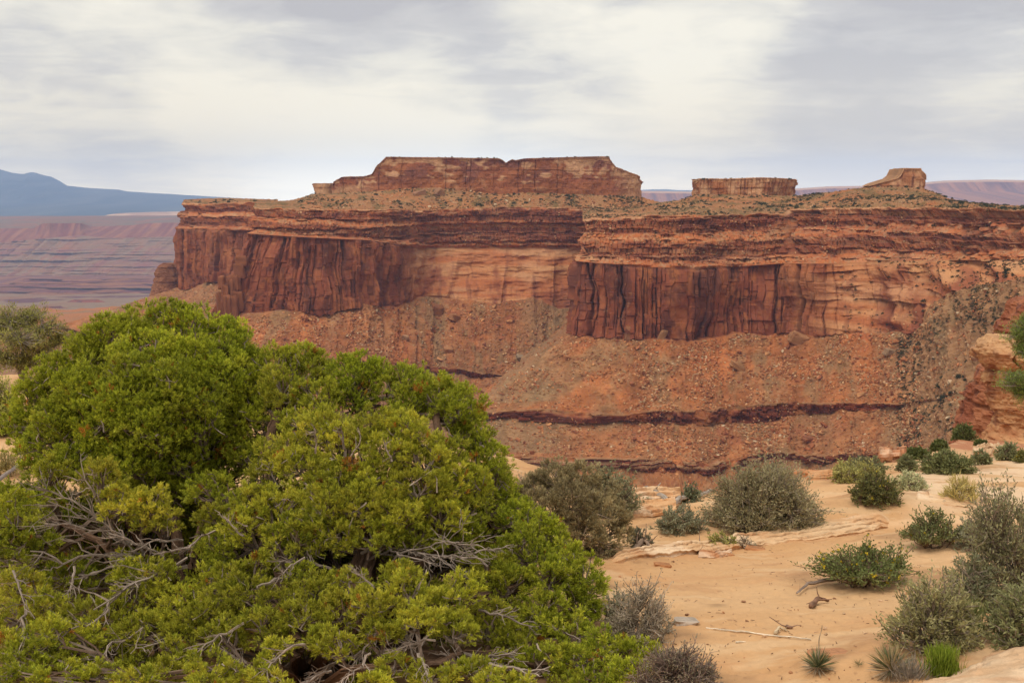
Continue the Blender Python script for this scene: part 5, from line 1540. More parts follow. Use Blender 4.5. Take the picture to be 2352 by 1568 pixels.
B_l = [(640, 845, 65, 42, 11.2, .25), (690, 820, 45, 25, 11.3, .2), (720, 850, 50, 40, 11.2, .25), (820, 862, 62, 48, 11.0, -.1), (815, 910, 60, 45, 10.9, -.1), (925, 880, 60, 42, 10.9, .15), (935, 930, 60, 40, 10.8, .1), (1010, 910, 65, 45, 10.7, .15), (1055, 945, 60, 55, 10.6, .1), (1080, 1005, 50, 60, 10.6, .1),
       (650, 905, 70, 48, 10.8, .35), (730, 915, 60, 42, 10.7, .3), (600, 905, 45, 55, 11.1, .1), (610, 980, 60, 50, 10.9, .15), (700, 975, 60, 42, 10.4, .3), (570, 1060, 50, 50, 10.7, .1), (1110, 1060, 48, 60, 10.5, .1), (1135, 1120, 45, 60, 10.4, .15), (1140, 1180, 40, 55, 10.4, .1),
       # middle mass, nearer
       (655, 1035, 60, 42, 9.9, .45), (740, 990, 52, 42, 9.9, .5), (775, 1015, 50, 45, 9.8, .5), (855, 985, 60, 40, 9.8, .4), (930, 990, 62, 42, 9.8, .45), (880, 1040, 70, 45, 9.6, .35), (970, 1050, 65, 50, 9.6, .4), (1030, 1050, 45, 50, 9.8, .35), (690, 1075, 70, 42, 9.7, .45), (620, 1095, 50, 40, 9.8, .4), (780, 1110, 70, 48, 9.5, .35),
       (740, 1085, 48, 38, 9.6, .4), (860, 1120, 75, 45, 9.4, .35), (960, 1125, 75, 45, 9.4, .45), (1035, 1120, 50, 50, 9.6, .35), (580, 1160, 62, 45, 9.5, .4), (650, 1165, 60, 42, 9.4, .45), (740, 1175, 70, 48, 9.2, .4), (830, 1170, 70, 45, 9.2, .45), (920, 1190, 75, 50, 9.2, .4), (1010, 1185, 65, 50, 9.4, .35), (1075, 1190, 50, 55, 9.7, .25), (1090, 1120, 45, 60, 9.9, .3),
       (500, 1190, 55, 35, 9.7, .4), (480, 1130, 55, 40, 10.0, .2), (560, 1215, 60, 38, 9.3, .4), (690, 1235, 65, 45, 9.1, .2), (500, 1260, 60, 40, 9.4, .2), (760, 1230, 70, 40, 9.1, .35), (640, 1240, 50, 38, 9.2, .3), (860, 1235, 75, 38, 9.1, .25), (960, 1235, 60, 36, 9.3, .2), (1060, 1245, 60, 40, 9.6, .1),
       # right flank down to the sand
       (1180, 1200, 45, 42, 10.0, .05), (1235, 1215, 48, 38, 9.9, .15), (1270, 1240, 42, 40, 9.9, .15), (1205, 1270, 65, 50, 9.6, .1), (1290, 1290, 55, 48, 9.6, .1), (1345, 1330, 48, 52, 9.6, .05), (1260, 1340, 65, 50, 9.3, .1), (1170, 1345, 60, 50, 9.3, .25), (1120, 1310, 60, 45, 9.4, .35), (1340, 1400, 45, 48, 9.5, .0), (1240, 1410, 70, 45, 9.1, .1), (1300, 1450, 75, 42, 8.9, .15),
       (1400, 1490, 70, 40, 8.7, .1), (1470, 1510, 55, 42, 8.6, .15), (1340, 1520, 75, 42, 8.5, .15), (1450, 1555, 75, 35, 8.3, .1), (1250, 1530, 70, 40, 8.5, .15), (1360, 1580, 80, 35, 8.2, .1), (1180, 1480, 60, 48, 8.8, .25), (1130, 1430, 60, 45, 8.9, .35), (1150, 1540, 60, 38, 8.5, .3)]
B_dead = [(700, 1310, 9.0, 590, 1350, 8.6, .024, 4), (760, 1305, 9.0, 640, 1290, 8.8, .014, 10), (830, 1270, 9.2, 1060, 1290, 9.0, .014, 14), (900, 1290, 9.1, 1100, 1250, 9.0, .011, 12), (960, 1270, 9.1, 1080, 1330, 8.8, .009, 10), (880, 1250, 9.1, 990, 1300, 8.8, .012, 12), (1020, 1280, 9.0, 1120, 1290, 8.9, .012, 10),
          (840, 1500, 8.4, 700, 1560, 8.0, .016, 16), (800, 1480, 8.5, 690, 1420, 8.4, .012, 12), (960, 1440, 8.5, 870, 1560, 8.0, .014, 18), (930, 1430, 8.4, 960, 1560, 8.0, .012, 16), (1060, 1500, 8.4, 1230, 1560, 8.1, .020, 14), (1020, 1540, 8.3, 1180, 1500, 8.2, .014, 16), (1100, 1400, 8.7, 1220, 1440, 8.6, .012, 12), (1130, 1560, 8.1, 1010, 1500, 8.2, .013, 14),
          (725, 1040, 9.6, 720, 985, 9.5, .010, 8), (790, 1060, 9.6, 780, 985, 9.5, .017, 6), (800, 1060, 9.5, 830, 1000, 9.4, .010, 6), (640, 1120, 9.6, 600, 1060, 9.6, .010, 8), (720, 1150, 9.2, 700, 1110, 9.2, .010, 8), (900, 1060, 9.4, 880, 1010, 9.4, .010, 6), (1090, 1270, 9.2, 1180, 1250, 9.3, .010, 12), (600, 1560, 8.0, 520, 1500, 8.1, .012, 14), (880, 1440, 8.4, 800, 1540, 8.0, .012, 14),
          (560, 1230, 9.1, 500, 1180, 9.2, .010, 8), (700, 1280, 8.9, 640, 1330, 8.7, .010, 8), (1120, 1300, 9.0, 1010, 1240, 9.0, .010, 10)]
juniper("broad many-stemmed juniper with olive crown spreading down to the sand on its right", (820, 1520),
        [(.14, [(800, 1400, 9.0), (840, 1270, 9.4), (800, 1100, 9.9), (780, 950, 10.6)]), (.10, [(900, 1380, 9.1), (980, 1220, 9.6), (1010, 1050, 10.2), (1000, 950, 10.6)]), (.08, [(720, 1400, 9.1), (600, 1200, 9.7), (620, 1000, 10.6), (660, 880, 11.0)]),
         (.09, [(930, 1450, 8.9), (1080, 1380, 9.2), (1230, 1330, 9.5), (1320, 1330, 9.6)]), (.07, [(960, 1510, 8.6), (1150, 1500, 8.7), (1380, 1510, 8.6)]), (.07, [(1000, 1250, 9.6), (1110, 1150, 10.2)]), (.06, [(880, 1250, 9.7), (900, 1000, 10.7), (830, 900, 10.9)])],
        B_l + [(u_, 1160 + 20 * math.sin(u_) + j_ * 62, 62, 42, 10.8 + .25 * j_, .1) for u_ in range(490, 1180, 66) for j_ in (0, 1, 2)], B_dead, 802, None)

F_l = [(500, 1400, 60, 42, 8.8, .35), (560, 1370, 62, 40, 8.8, .35), (540, 1330, 45, 40, 9.0, .3), (640, 1380, 60, 42, 8.7, .4), (480, 1340, 45, 40, 9.1, .35), (600, 1440, 65, 42, 8.4, .35), (520, 1470, 60, 42, 8.4, .3), (690, 1420, 60, 40, 8.4, .4), (730, 1360, 58, 42, 8.7, .35), (800, 1350, 60, 42, 8.6, .4), (780, 1410, 62, 42, 8.4, .45), (860, 1400, 65, 42, 8.3, .45),
       (940, 1370, 65, 48, 8.5, .4), (1010, 1400, 60, 45, 8.5, .4), (1060, 1360, 55, 42, 8.7, .3), (920, 1330, 50, 35, 8.7, .4), (690, 1330, 42, 36, 8.9, .3), (600, 1300, 36, 30, 9.0, .3), (100, 1470, 70, 45, 8.5, .35), (20, 1500, 60, 40, 8.4, .3), (200, 1480, 60, 40, 8.6, .3), (130, 1565, 70, 30, 8.0, .2), (230, 1560, 60, 30, 8.1, .25), (10, 1560, 60, 35, 8.0, .15), (420, 1400, 50, 40, 8.9, .35), (470, 1420, 50, 40, 8.7, .35), (320, 1570, 60, 28, 7.9, .3), (480, 1580, 60, 25, 7.7, .35), (1000, 1560, 60, 30, 7.8, .3), (1160, 1575, 70, 28, 7.8, .25), (860, 1580, 50, 22, 7.7, .3), (960, 1430, 62, 38, 8.2, .4), (1040, 1450, 55, 38, 8.3, .3), (880, 1460, 50, 32, 8.1, .35), (480, 1545, 55, 36, 7.9, .35), (560, 1550, 55, 32, 7.9, .4), (640, 1500, 46, 36, 8.1, .35), (620, 1570, 60, 28, 7.7, .45), (740, 1470, 46, 32, 8.1, .35),
       (900, 1540, 50, 30, 7.9, .3), (780, 1490, 48, 32, 8.0, .4), (1080, 1545, 52, 28, 8.0, .3)]
F_dead = [(760, 1540, 7.9, 640, 1575, 7.6, .012, 14), (700, 1480, 8.0, 600, 1550, 7.7, .012, 14), (1000, 1470, 8.0, 880, 1500, 7.9, .010, 14), (960, 1500, 7.9, 1000, 1585, 7.6, .011, 14), (850, 1500, 7.8, 780, 1580, 7.5, .010, 14), (560, 1430, 8.3, 440, 1500, 8.1, .012, 12), (860, 1350, 8.4, 800, 1300, 8.5, .010, 8)]
juniper("low olive juniper boughs in front of the two taller junipers, with tangled grey twigs", (700, 1545),
        [(.07, [(690, 1480, 8.3), (640, 1400, 8.7), (540, 1360, 8.9)]), (.06, [(760, 1480, 8.3), (860, 1400, 8.5), (1000, 1390, 8.6)]), (.05, [(640, 1540, 8.0), (540, 1530, 8.1)]), (.05, [(800, 1540, 8.0), (960, 1530, 8.0), (1060, 1500, 8.2)])],
        F_l, F_dead, 803, None)
# ---------------------------------------------------------------- bushes, yuccas, grass tufts, dead wood
def shrub(name, label, cat, u, v, wpx, hpx, kind, seed, group=None, ntip=None, base=None, leaf=None, wood=None, dense=1.0, flowers=0, lean=0.0, open_=.15, depth=.8, hollow=.0):
    """a many-stemmed bush: base at pixel (u, v), outline wpx by hpx survey pixels"""
    rng = np.random.default_rng(seed)
    g = on_ground(u, v) if base is None else np.asarray(base, float)
    m_ = px_m(g)
    W_, H = wpx * m_ * .5, hpx * m_
    K = {'sage': dict(l=.036, w=.012, n=20, c=(.27, .235, .12), c2=(.44, .38, .21), wood=(.25, .195, .145), up=.3, tw=.0042),
         'brown': dict(l=.030, w=.013, n=17, c=(.20, .155, .085), c2=(.33, .26, .15), wood=(.16, .115, .08), up=.35, tw=.0045),
         'green': dict(l=.034, w=.016, n=14, c=(.13, .13, .045), c2=(.23, .22, .075), wood=(.15, .105, .07), up=.3, tw=.0048),
         'olive': dict(l=.034, w=.014, n=14, c=(.17, .165, .05), c2=(.28, .26, .08), wood=(.2, .15, .1), up=.4, tw=.0045),
         'bare': dict(l=.024, w=.008, n=4, c=(.20, .165, .10), c2=(.30, .25, .16), wood=(.33, .265, .20), up=.15, tw=.0036),
         'tuft': dict(l=.10, w=.007, n=5, c=(.19, .235, .03), c2=(.30, .34, .05), wood=(.2, .2, .05), up=1.0, tw=.003),
         'straw': dict(l=.09, w=.008, n=7, c=(.30, .25, .09), c2=(.42, .35, .14), wood=(.3, .24, .13), up=.9, tw=.003)}[kind]
    far_k = max(1.0, g[1] / 11.0)
    c0, c1 = np.array(leaf or K['c']) * (1.35 if leaf else 1), np.array(leaf or K['c2']) * (2.1 if leaf else 1)
    wd = np.array(wood or K['wood'])
    n = ntip or int(np.clip(430 * (W_ / .7) * (H / .6) * dense, 60, 2600))
    # twig ends inside a lumpy dome
    d = unit(rng.normal(size=(n * 3, 3)))
    d = d[d[:, 2] > -.12][:n]
    n = len(d)
    lump = .62 + .50 * vn(d[:, 0] * 2.6 + seed, d[:, 1] * 2.6, d[:, 2] * 2.6 + 3, seed=seed) + .22 * vn(d[:, 0] * 7 + seed, d[:, 1] * 7, d[:, 2] * 7 + 3, seed=seed + 1)
    lump = lump + np.where(rng.random(n) < .12, rng.uniform(0, .28, n), 0)
    rr_ = rng.uniform(open_, 1, n) ** .5
    tip = d * (lump * rr_)[:, None] * np.array((W_, W_ * depth, H * .80))
    tip[:, 2] += H * .10
    tip[:, 0] += lean * tip[:, 2]
    if hollow:
        tip[:, 2] = np.maximum(tip[:, 2], H * hollow * rng.uniform(.6, 1.3, n))
    ns = max(6, int(n / 22))
    sel = rng.choice(n, ns, replace=False)
    root_ = rng.normal(0, 1, (ns, 3)) * np.array((W_ * .13, W_ * .13, 0)); root_[:, 2] = -.03
    end = tip[sel] * .72
    mid = lerp(root_, end, .5) + rng.normal(0, 1, (ns, 3)) * .08 * W_ + np.array((0, 0, -.04 * H))
    o = empty(name, g)
    tag(o, label, cat, group)
    sb, lb = MB(), MB()
    rs_ = .016 * (W_ / .6) ** .5
    wc = wd * rng.uniform(.7, 1.3, (ns, 1))
    sb.segs(root_, mid, rs_, rs_ * .65, wc * .8, 4); sb.segs(mid, end, rs_ * .65, rs_ * .35, wc, 3)
    near = np.argmin(((tip[:, None] - end[None]) ** 2).sum(-1), 1)
    t = rng.uniform(.15, 1, (n, 1))
    st = lerp(mid[near], end[near], t)
    kn = lerp(st, tip, .55) + rng.normal(0, .09, (n, 3)) * W_ * .5
    tw = K['tw'] * far_k ** .5
    tc = wd * rng.uniform(.7, 1.35, (n, 1))
    sb.segs(st, kn, tw * 1.2, tw, tc); sb.segs(kn, tip, tw, tw * .6, tc)
    if kind in ('sage', 'bare', 'brown'):                      # fine side twigs
        e2 = unit(rng.normal(size=(n, 3)) + unit(tip - kn) * .9)
        q = lerp(kn, tip, rng.uniform(0, 1, (n, 1)))
        sb.segs(q, q + e2 * .10 * W_ / .6, tw * .7, tw * .4, tc * 1.1)
    nl = K['n']
    L = K['l'] * far_k ** .8 * rng.uniform(.6, 1.35, (n, nl))
    tt = rng.uniform(.25, 1.05, (n, nl, 1))
    p = lerp(kn[:, None], tip[:, None], tt) + rng.normal(0, .018, (n, nl, 3)) * W_ / .5
    ax = unit(tip - kn)[:, None]
    dd = unit(ax * .7 + rng.normal(0, .6, (n, nl, 3)) + np.array((0, 0, K['up'])))
    mx = np.clip(.5 + .3 * rng.normal(size=(n, nl, 1)) + .25 * rng.normal(size=(n, 1, 1)), 0, 1)
    lc = lerp(c0, c1, mx) * rng.uniform(.8, 1.15, (n, 1, 1))
    lb.leaves(p.reshape(-1, 3), dd.reshape(-1, 3), L.ravel(), (K['w'] * far_k ** .8 * rng.uniform(.7, 1.3, (n, nl))).ravel(), lc.reshape(-1, 3), rng)
    sb.build("stem", M_BARK, o)
    lb.build("foliage", M_DRYLEAF if kind in ('bare', 'brown', 'straw') else M_LEAF, o)
    if flowers:
        fb = MB()
        cand = np.nonzero((rr_ > .6) & (d[:, 2] > .0))[0]
        for i in rng.choice(cand, min(flowers, len(cand)), replace=False):
            f = unit(rng.normal(size=(5, 3)) + np.array((0, -.3, .6)))
            fb.leaves(np.repeat(tip[i][None], 5, 0), f, .024 * far_k ** .3, .019 * far_k ** .3, np.array((.62, .47, .03)), rng)
        q = fb.build("flower", M_LEAF, o)
        q["kind"] = "stuff"
    return o


def grass_tuft(name, label, cat, u, v, wpx, hpx, c0, c1, seed, n=420, w=.006, splay=.5, group=None):
    rng = np.random.default_rng(seed)
    g = on_ground(u, v); m_ = px_m(g)
    W_, H = wpx * m_ * .5, hpx * m_
    o = empty(name, g); tag(o, label, cat, group)
    b = rng.normal(0, .35, (n, 3)) * np.array((W_, W_ * .8, 0)); b[:, 2] = -.02
    t = b * splay * 2 + rng.normal(0, .25, (n, 3)) * np.array((W_, W_, 0)); t[:, 2] = H * rng.uniform(.45, 1.05, n)
    m1 = lerp(b, t, .5) + np.array((0, 0, .08 * H))
    c = lerp(np.array(c0), np.array(c1), rng.random((n, 1)))
    mb = MB()
    fk = max(1, g[1] / 9)
    mb.leaves(b, unit(m1 - b), np.linalg.norm(m1 - b, axis=1) * 1.3, w * fk, c * .85, rng)
    mb.leaves(m1, unit(t - m1), np.linalg.norm(t - m1, axis=1), w * .8 * fk, c, rng)
    mb.build("blade", M_LEAF, o)["kind"] = "stuff"
    return o


def yucca(label, u, v, wpx, seed, n=150, stalk=None, tan=.25, skirt=True):
    rng = np.random.default_rng(seed)
    g = on_ground(u, v); m_ = px_m(g)
    R_ = wpx * m_ * .5
    o = empty("yucca_plant", g); tag(o, label, "yucca")
    mb = MB()
    d = unit(rng.normal(size=(n, 3)) * np.array((1, 1, .8)) + np.array((0, 0, .55)))
    d = d[d[:, 2] > .05]; n = len(d)
    c = np.where(rng.random((n, 1)) < tan, np.array((.50, .38, .20)), np.array((.20, .215, .10))) * rng.uniform(.75, 1.3, (n, 1))
    cen = np.array((0, 0, R_ * .28))
    mb.leaves(np.repeat(cen[None], n, 0), d, R_ * rng.uniform(.75, 1.1, n), R_ * .055, c, rng)
    mb.leaves(np.repeat(cen[None], n, 0), d, R_ * rng.uniform(.75, 1.1, n), R_ * .045, c * .85, rng)
    mb.build("leaf", M_LEAF, o)["kind"] = "stuff"
    if skirt:
        sk = MB()
        k = int(n * .9)
        d = unit(rng.normal(size=(k, 3)) * np.array((1, 1, .15)) + np.array((0, 0, -.22)))
        sk.leaves(np.repeat(np.array((0, 0, R_ * .3))[None], k, 0), d, R_ * rng.uniform(.7, 1.05, k), R_ * .05, np.array((.34, .26, .17)) * rng.uniform(.6, 1.3, (k, 1)), rng)
        sk.build("dead_leaf", M_DRYLEAF, o)["kind"] = "stuff"
    if stalk:
        sb = MB()
        H = stalk * m_
        pth = wiggle_path(np.array((0, 0, .1)), np.array((.02, 0, H)), 8, .03, rng)
        tube(sb, pth, .006, .003, (.33, .25, .17), rng, 4)
        sb.build("flower_stalk", M_BARK, o)
    return o


def log_piece(name, label, cat, pts, r0, r1, col, seed, lift=.0, branches=0, group=None):
    rng = np.random.default_rng(seed)
    q = np.array([on_ground(*p_[:2]) + (0, 0, (p_[2] if len(p_) > 2 else 0) + lift) for p_ in pts])
    path = np.concatenate([wiggle_path(q[i], q[i + 1], 5, .03, rng)[:-1] for i in range(len(q) - 1)] + [q[-1:]])
    mb = MB()
    org = q.mean(0)
    tube(mb, path - org, r0, r1, col, rng, 8)
    for i in range(branches):
        st = path[rng.integers(1, len(path))] - org
        d = unit(rng.normal(size=3) + np.array((0, -.2, .5)))
        tube(mb, wiggle_path(st, st + d * r0 * rng.uniform(3, 9), 4, .12, rng), r0 * .35, r0 * .1, np.asarray(col) * rng.uniform(.8, 1.2), rng, 4)
    o = mb.build(name, M_BARK)
    o.location = tuple(org)
    return tag(o, label, cat, group)


# --- the middle distance rim
def puffy_bush(label, base_px, lobes, d0, seed, pal, wood):
    """a dense bush of many small leafy clumps on stems from one base"""
    rng = np.random.default_rng(seed)
    g = on_ground(*base_px)
    o = empty("desert_bush", g); tag(o, label, "bush")
    sb, lb = MB(), MB()
    for (u, v, ru, rv, dd) in lobes:
        c_ = P(u, v, d0 + dd); m_ = (d0 + dd) * KF / 1176
        rad = np.array((ru, (ru + rv) / 2, rv)) * m_
        sc = spray_cloud(lb, c_, rad, rng, pal[0], .3, tuft=.060, gap=.062, nl=18, pal=pal, brown=0)
        st = wiggle_path(g + rng.normal(0, .12, 3) * (1, 1, 0), c_, 6, .08, rng)
        tube(sb, st, .022, .008, np.array(wood) * rng.uniform(.7, 1.3), rng, 5)
        for q in sc[::3]:
            tube(sb, wiggle_path(st[rng.integers(3, 7)], q + unit(q - c_) * .10, 4, .1, rng), .007, .003, np.array(wood) * rng.uniform(.8, 1.6), rng, 3)
    sb.build("stem", M_BARK, o, g); lb.build("foliage", M_DRYLEAF, o, g)
    return o


_g = on_ground(1310, 1270)
puffy_bush("large greyish brown bush just right of the juniper, in front of a greener one", (1310, 1270),
           [(1225, 1125, 40, 36, .2), (1275, 1095, 48, 36, .1), (1335, 1098, 48, 38, .2), (1385, 1135, 42, 40, .2), (1245, 1165, 50, 42, -.2), (1310, 1150, 52, 44, -.3), (1370, 1180, 48, 44, -.2), (1415, 1190, 32, 44, .1), (1215, 1200, 42, 40, .0), (1275, 1215, 52, 40, -.3), (1340, 1228, 52, 36, -.3), (1400, 1238, 40, 32, -.1),
            (1195, 1150, 25, 30, .3), (1300, 1120, 50, 40, .5), (1370, 1150, 45, 40, .6), (1240, 1130, 45, 40, .6), (1330, 1200, 60, 50, .3), (1430, 1215, 22, 36, .1)], float(_g[1]), 901, ((.37, .30, .15), (.15, .115, .055), (.42, .33, .17)), (.17, .125, .09))
shrub("desert_bush", "dull green bush standing behind the large greyish brown bush", "bush", 1392, 1182, 180, 128, 'green', 902, leaf=(.16, .155, .085))
shrub("desert_bush", "grey feathery bush at the far left behind the large greyish brown bush", "bush", 1198, 1150, 60, 80, 'bare', 9021)
shrub("desert_bush", "small pale grey bush at the foot of the large greyish brown bush", "bush", 1380, 1278, 80, 66, 'sage', 903)
shrub("desert_bush", "small dark bush between the pale grey one and the driftwood rocks", "bush", 1468, 1258, 70, 52, 'green', 904, leaf=(.13, .12, .075))
shrub("desert_bush", "low grey bush on the sand left of the biggest grey bush", "bush", 1563, 1220, 130, 74, 'sage', 905, leaf=(.17, .165, .10))
shrub("desert_bush", "small dull green bush on the rim behind the driftwood", "bush", 1582, 1153, 70, 50, 'green', 906, leaf=(.13, .14, .08))
shrub("desert_bush", "biggest grey bush, round and twiggy, on a sandy mound above the long ledge", "bush", 1748, 1216, 275, 182, 'sage', 907, dense=1.7)
shrub("desert_bush", "yellowish green tuft under the left edge of the biggest grey bush", "bush", 1655, 1258, 80, 42, 'olive', 908, leaf=(.235, .22, .07))
shrub("desert_bush", "small dry grey tuft beside the yellowish green tuft above the long ledge", "bush", 1712, 1258, 60, 36, 'bare', 909)
shrub("desert_bush", "wide yellow green bush on the rim behind the round dark green bush", "bush", 1962, 1104, 122, 54, 'olive', 910, leaf=(.245, .225, .075))
shrub("desert_bush", "dull olive bush on the rim crest, topmost behind the yellow green bush", "bush", 1985, 1086, 110, 42, 'green', 911, leaf=(.15, .145, .07))
shrub("desert_bush", "round dark green bush with yellow flowers on a sand hump", "bush", 2008, 1158, 132, 88, 'green', 912, flowers=26, dense=1.4)
shrub("desert_bush", "pale green grassy bush right of the round dark green bush", "bush", 2090, 1124, 96, 48, 'olive', 913, leaf=(.29, .285, .155))
shrub("desert_bush", "wispy yellow brown bush alone on the pale sand", "bush", 2205, 1152, 92, 60, 'straw', 914, leaf=(.30, .245, .085))
shrub("desert_bush", "low wide dark green bush on the upper sand below the far junipers", "bush", 2172, 1086, 130, 62, 'green', 915, dense=1.3, leaf=(.125, .13, .05))
shrub("desert_bush", "small grey green bush left of the low wide dark green bush", "bush", 2082, 1083, 54, 44, 'green', 916, leaf=(.15, .15, .07))
shrub("desert_bush", "small grey green bush right of the low wide dark green bush", "bush", 2252, 1068, 54, 38, 'green', 917, leaf=(.15, .15, .07))
shrub("desert_bush", "grey green bush at the foot of the sandstone pillar", "bush", 2314, 1057, 64, 46, 'green', 918, leaf=(.16, .16, .075))
shrub("desert_bush", "small bush with yellow flowers at the right edge below the pillar", "bush", 2348, 1062, 44, 34, 'olive', 919, flowers=22)
for i, (u, v, w_, h_, lab) in enumerate([(2212, 1010, 52, 46, "dark juniper, tallest of the three at the foot of the red wall"), (2157, 1036, 42, 30, "round dark juniper left of the tallest one below the red wall"), (2110, 1052, 62, 28, "low dark juniper leftmost below the red wall"), (2252, 1026, 28, 18, "little dark shrub right of the tallest juniper below the red wall")]):
    k = on_ground(u, v)
    shrub("juniper_bush", lab, "bush", u, v, w_, h_, 'green', 930 + i, leaf=(.085, .095, .03), dense=.25, ntip=260)

# --- right foreground
shrub("desert_bush", "open blackish green bush with dead stems below, behind the flowering shrub", "bush", 2140, 1256, 160, 108, 'green', 941, leaf=(.12, .125, .048), flowers=12, hollow=.28)
shrub("desert_bush", "grey bush filling the gap between the blackish green bush and the tall grey one", "bush", 2235, 1262, 110, 90, 'sage', 942, leaf=(.20, .195, .125))
shrub("flowering_shrub", "spreading dark green shrub with yellow flowers and bare trunks on the sand", "shrub", 1985, 1345, 265, 118, 'green', 943, leaf=(.12, .135, .045), flowers=70, hollow=.36, dense=1.5, lean=.10)
shrub("desert_bush", "tall sparse grey bush leaning in at the right edge", "bush", 2320, 1385, 270, 335, 'sage', 944, leaf=(.17, .16, .08), dense=1.1, lean=-.05)
shrub("desert_bush", "big grey green bush behind the bright green tuft", "bush", 2145, 1492, 245, 205, 'sage', 945, leaf=(.21, .19, .085), dense=1.6)
shrub("desert_bush", "grey green bush cut by the right edge above the pale slab", "bush", 2335, 1478, 200, 200, 'sage', 946, leaf=(.18, .18, .08), dense=1.5)
shrub("desert_bush", "dark twiggy bush between the two large grey green bushes", "bush", 2235, 1405, 170, 150, 'sage', 947, leaf=(.13, .13, .07))
grass_tuft("grass_tuft", "bright green tuft beside the striped yucca", "grass", 2163, 1552, 92, 80, (.17, .24, .02), (.33, .40, .05), 951, 700)
grass_tuft("grass_tuft", "soft green grass growing between the large grey green bushes", "grass", 2228, 1462, 80, 100, (.16, .19, .05), (.28, .30, .09), 952, 420)
grass_tuft("grass_tuft", "dry grey grass clump hanging right of the striped yucca", "grass", 2090, 1562, 80, 56, (.30, .25, .20), (.42, .36, .29), 953, 260, splay=.9)
yucca("small green yucca with a thin dry stalk alone on the sand", 1878, 1545, 104, 961, 150, stalk=118, tan=.15)
yucca("larger yucca with cream striped leaves under the big grey green bush", 2046, 1556, 136, 962, 210, tan=.65)
yucca("tiny yucca seedling between the two larger yuccas", 1972, 1536, 40, 963, 40, tan=.2, skirt=False)
shrub("desert_bush", "half bare grey bush with leafy left side at the right flank of the juniper", "bush", 1455, 1482, 170, 178, 'bare', 971, ntip=620, lean=.14)
shrub("desert_bush", "dry leafy grey bush tucked against the juniper's right flank", "bush", 1418, 1450, 80, 120, 'sage', 972, leaf=(.19, .175, .11))
shrub("dead_bush", "tangle of dark dead twigs lying at the juniper's lower right", "bush", 1560, 1588, 215, 150, 'bare', 973, wood=(.19, .135, .11), ntip=900)
shrub("dead_bush", "pale dry twig tuft beside the grey stone on the sand", "bush", 1522, 1452, 80, 50, 'bare', 974, wood=(.34, .29, .22))

# --- left edge, behind the domed juniper
def pinyon(label, base, trunk_top, lobes, seed, c=(.085, .10, .03)):
    rng = np.random.default_rng(seed)
    o = empty("pinyon_pine", base); tag(o, label, "tree")
    tb, cb = MB(), MB()
    pth = wiggle_path(base - (0, 0, .2), trunk_top, 9, .05, rng)
    far_k = max(1, base[1] / 14)
    tube(tb, pth, .11, .04, (.15, .11, .09), rng, 7)
    for (u, v, ru, rv, d) in lobes:
        c_ = P(u, v, d); m_ = d * KF / 1176
        rad = np.array((ru, (ru + rv) / 2, rv)) * m_
        st = pth[np.argmin(np.linalg.norm(pth - c_ + (0, 0, .3), axis=1))]
        br_ = wiggle_path(st, c_, 6, .08, rng)
        tube(tb, br_, .04, .015, (.20, .165, .14), rng, 5)
        n = int(110 * np.mean(rad) / .35)
        e_ = unit(rng.normal(size=(n, 3)))
        q = c_ + e_ * rad * (rng.uniform(.1, 1, (n, 1)) ** .6) * (.45 + .95 * vn(e_[:, 0] * 2.2 + u, e_[:, 1] * 2.2, e_[:, 2] * 2.2 + v, seed=seed))[:, None] * np.array((1.25, 1.1, 1.0))
        tb.segs(br_[rng.integers(3, 7, n)], q, .009 * far_k ** .5, .005 * far_k ** .5, np.array((.26, .22, .19)) * rng.uniform(.7, 1.2, (n, 1)))
        k = 16
        dd = unit(rng.normal(size=(n, k, 3)) + np.array((0, 0, .6)))
        pp = q[:, None] + rng.normal(0, .022, (n, k, 3)) * far_k
        cc = np.array(c) * rng.uniform(.6, 1.9, (n, 1, 1)) * np.ones((n, k, 1))
        cb.leaves(pp.reshape(-1, 3), dd.reshape(-1, 3), (.06 * far_k ** .6 * rng.uniform(.6, 1.2, n * k)), .008 * far_k, cc.reshape(-1, 3), rng)
    tb.build("trunk", M_BARK, o, base); cb.build("crown", M_LEAF, o, base)
    return o


b_ = P(55, 905, 24.0); b_[2] = ground_z(b_[0], b_[1])
pinyon("sparse olive pinyon pine on the rim left of the domed juniper", b_, P(60, 740, 24.0),
       [(20, 735, 45, 32, 24), (70, 728, 42, 28, 24.2), (110, 755, 38, 30, 24), (40, 780, 50, 35, 23.6), (95, 800, 45, 32, 24), (-15, 760, 40, 40, 24), (140, 775, 22, 22, 24.2), (15, 820, 45, 30, 23.8), (60, 830, 45, 25, 24)], 981, (.22, .21, .06))
shrub("desert_bush", "yellow green bush peeping out at the left edge beside the domed juniper", "bush", 10, 1000, 110, 150, 'olive', 982, leaf=(.23, .225, .055))
yucca("small yucca in the sand gap at the left edge below the domed juniper", 45, 1150, 60, 983, 70)
shrub("desert_bush", "dry straw coloured brush at the left edge under the domed juniper", "bush", 20, 1092, 110, 60, 'straw', 984)
b_ = P(2460, 1005, 34.0); b_[2] = ground_z(b_[0], b_[1])
pinyon("pinyon pine reaching in from the right edge over the sandstone pillar", b_, P(2450, 700, 34.0),
       [(2345, 765, 34, 28, 34), (2352, 800, 26, 22, 34), (2338, 870, 36, 26, 33.6), (2350, 895, 34, 22, 33.8), (2400, 780, 60, 45, 34), (2420, 860, 70, 45, 34), (2460, 700, 60, 50, 34), (2362, 735, 22, 16, 34), (2400, 920, 50, 26, 34)], 985, (.16, .20, .05))

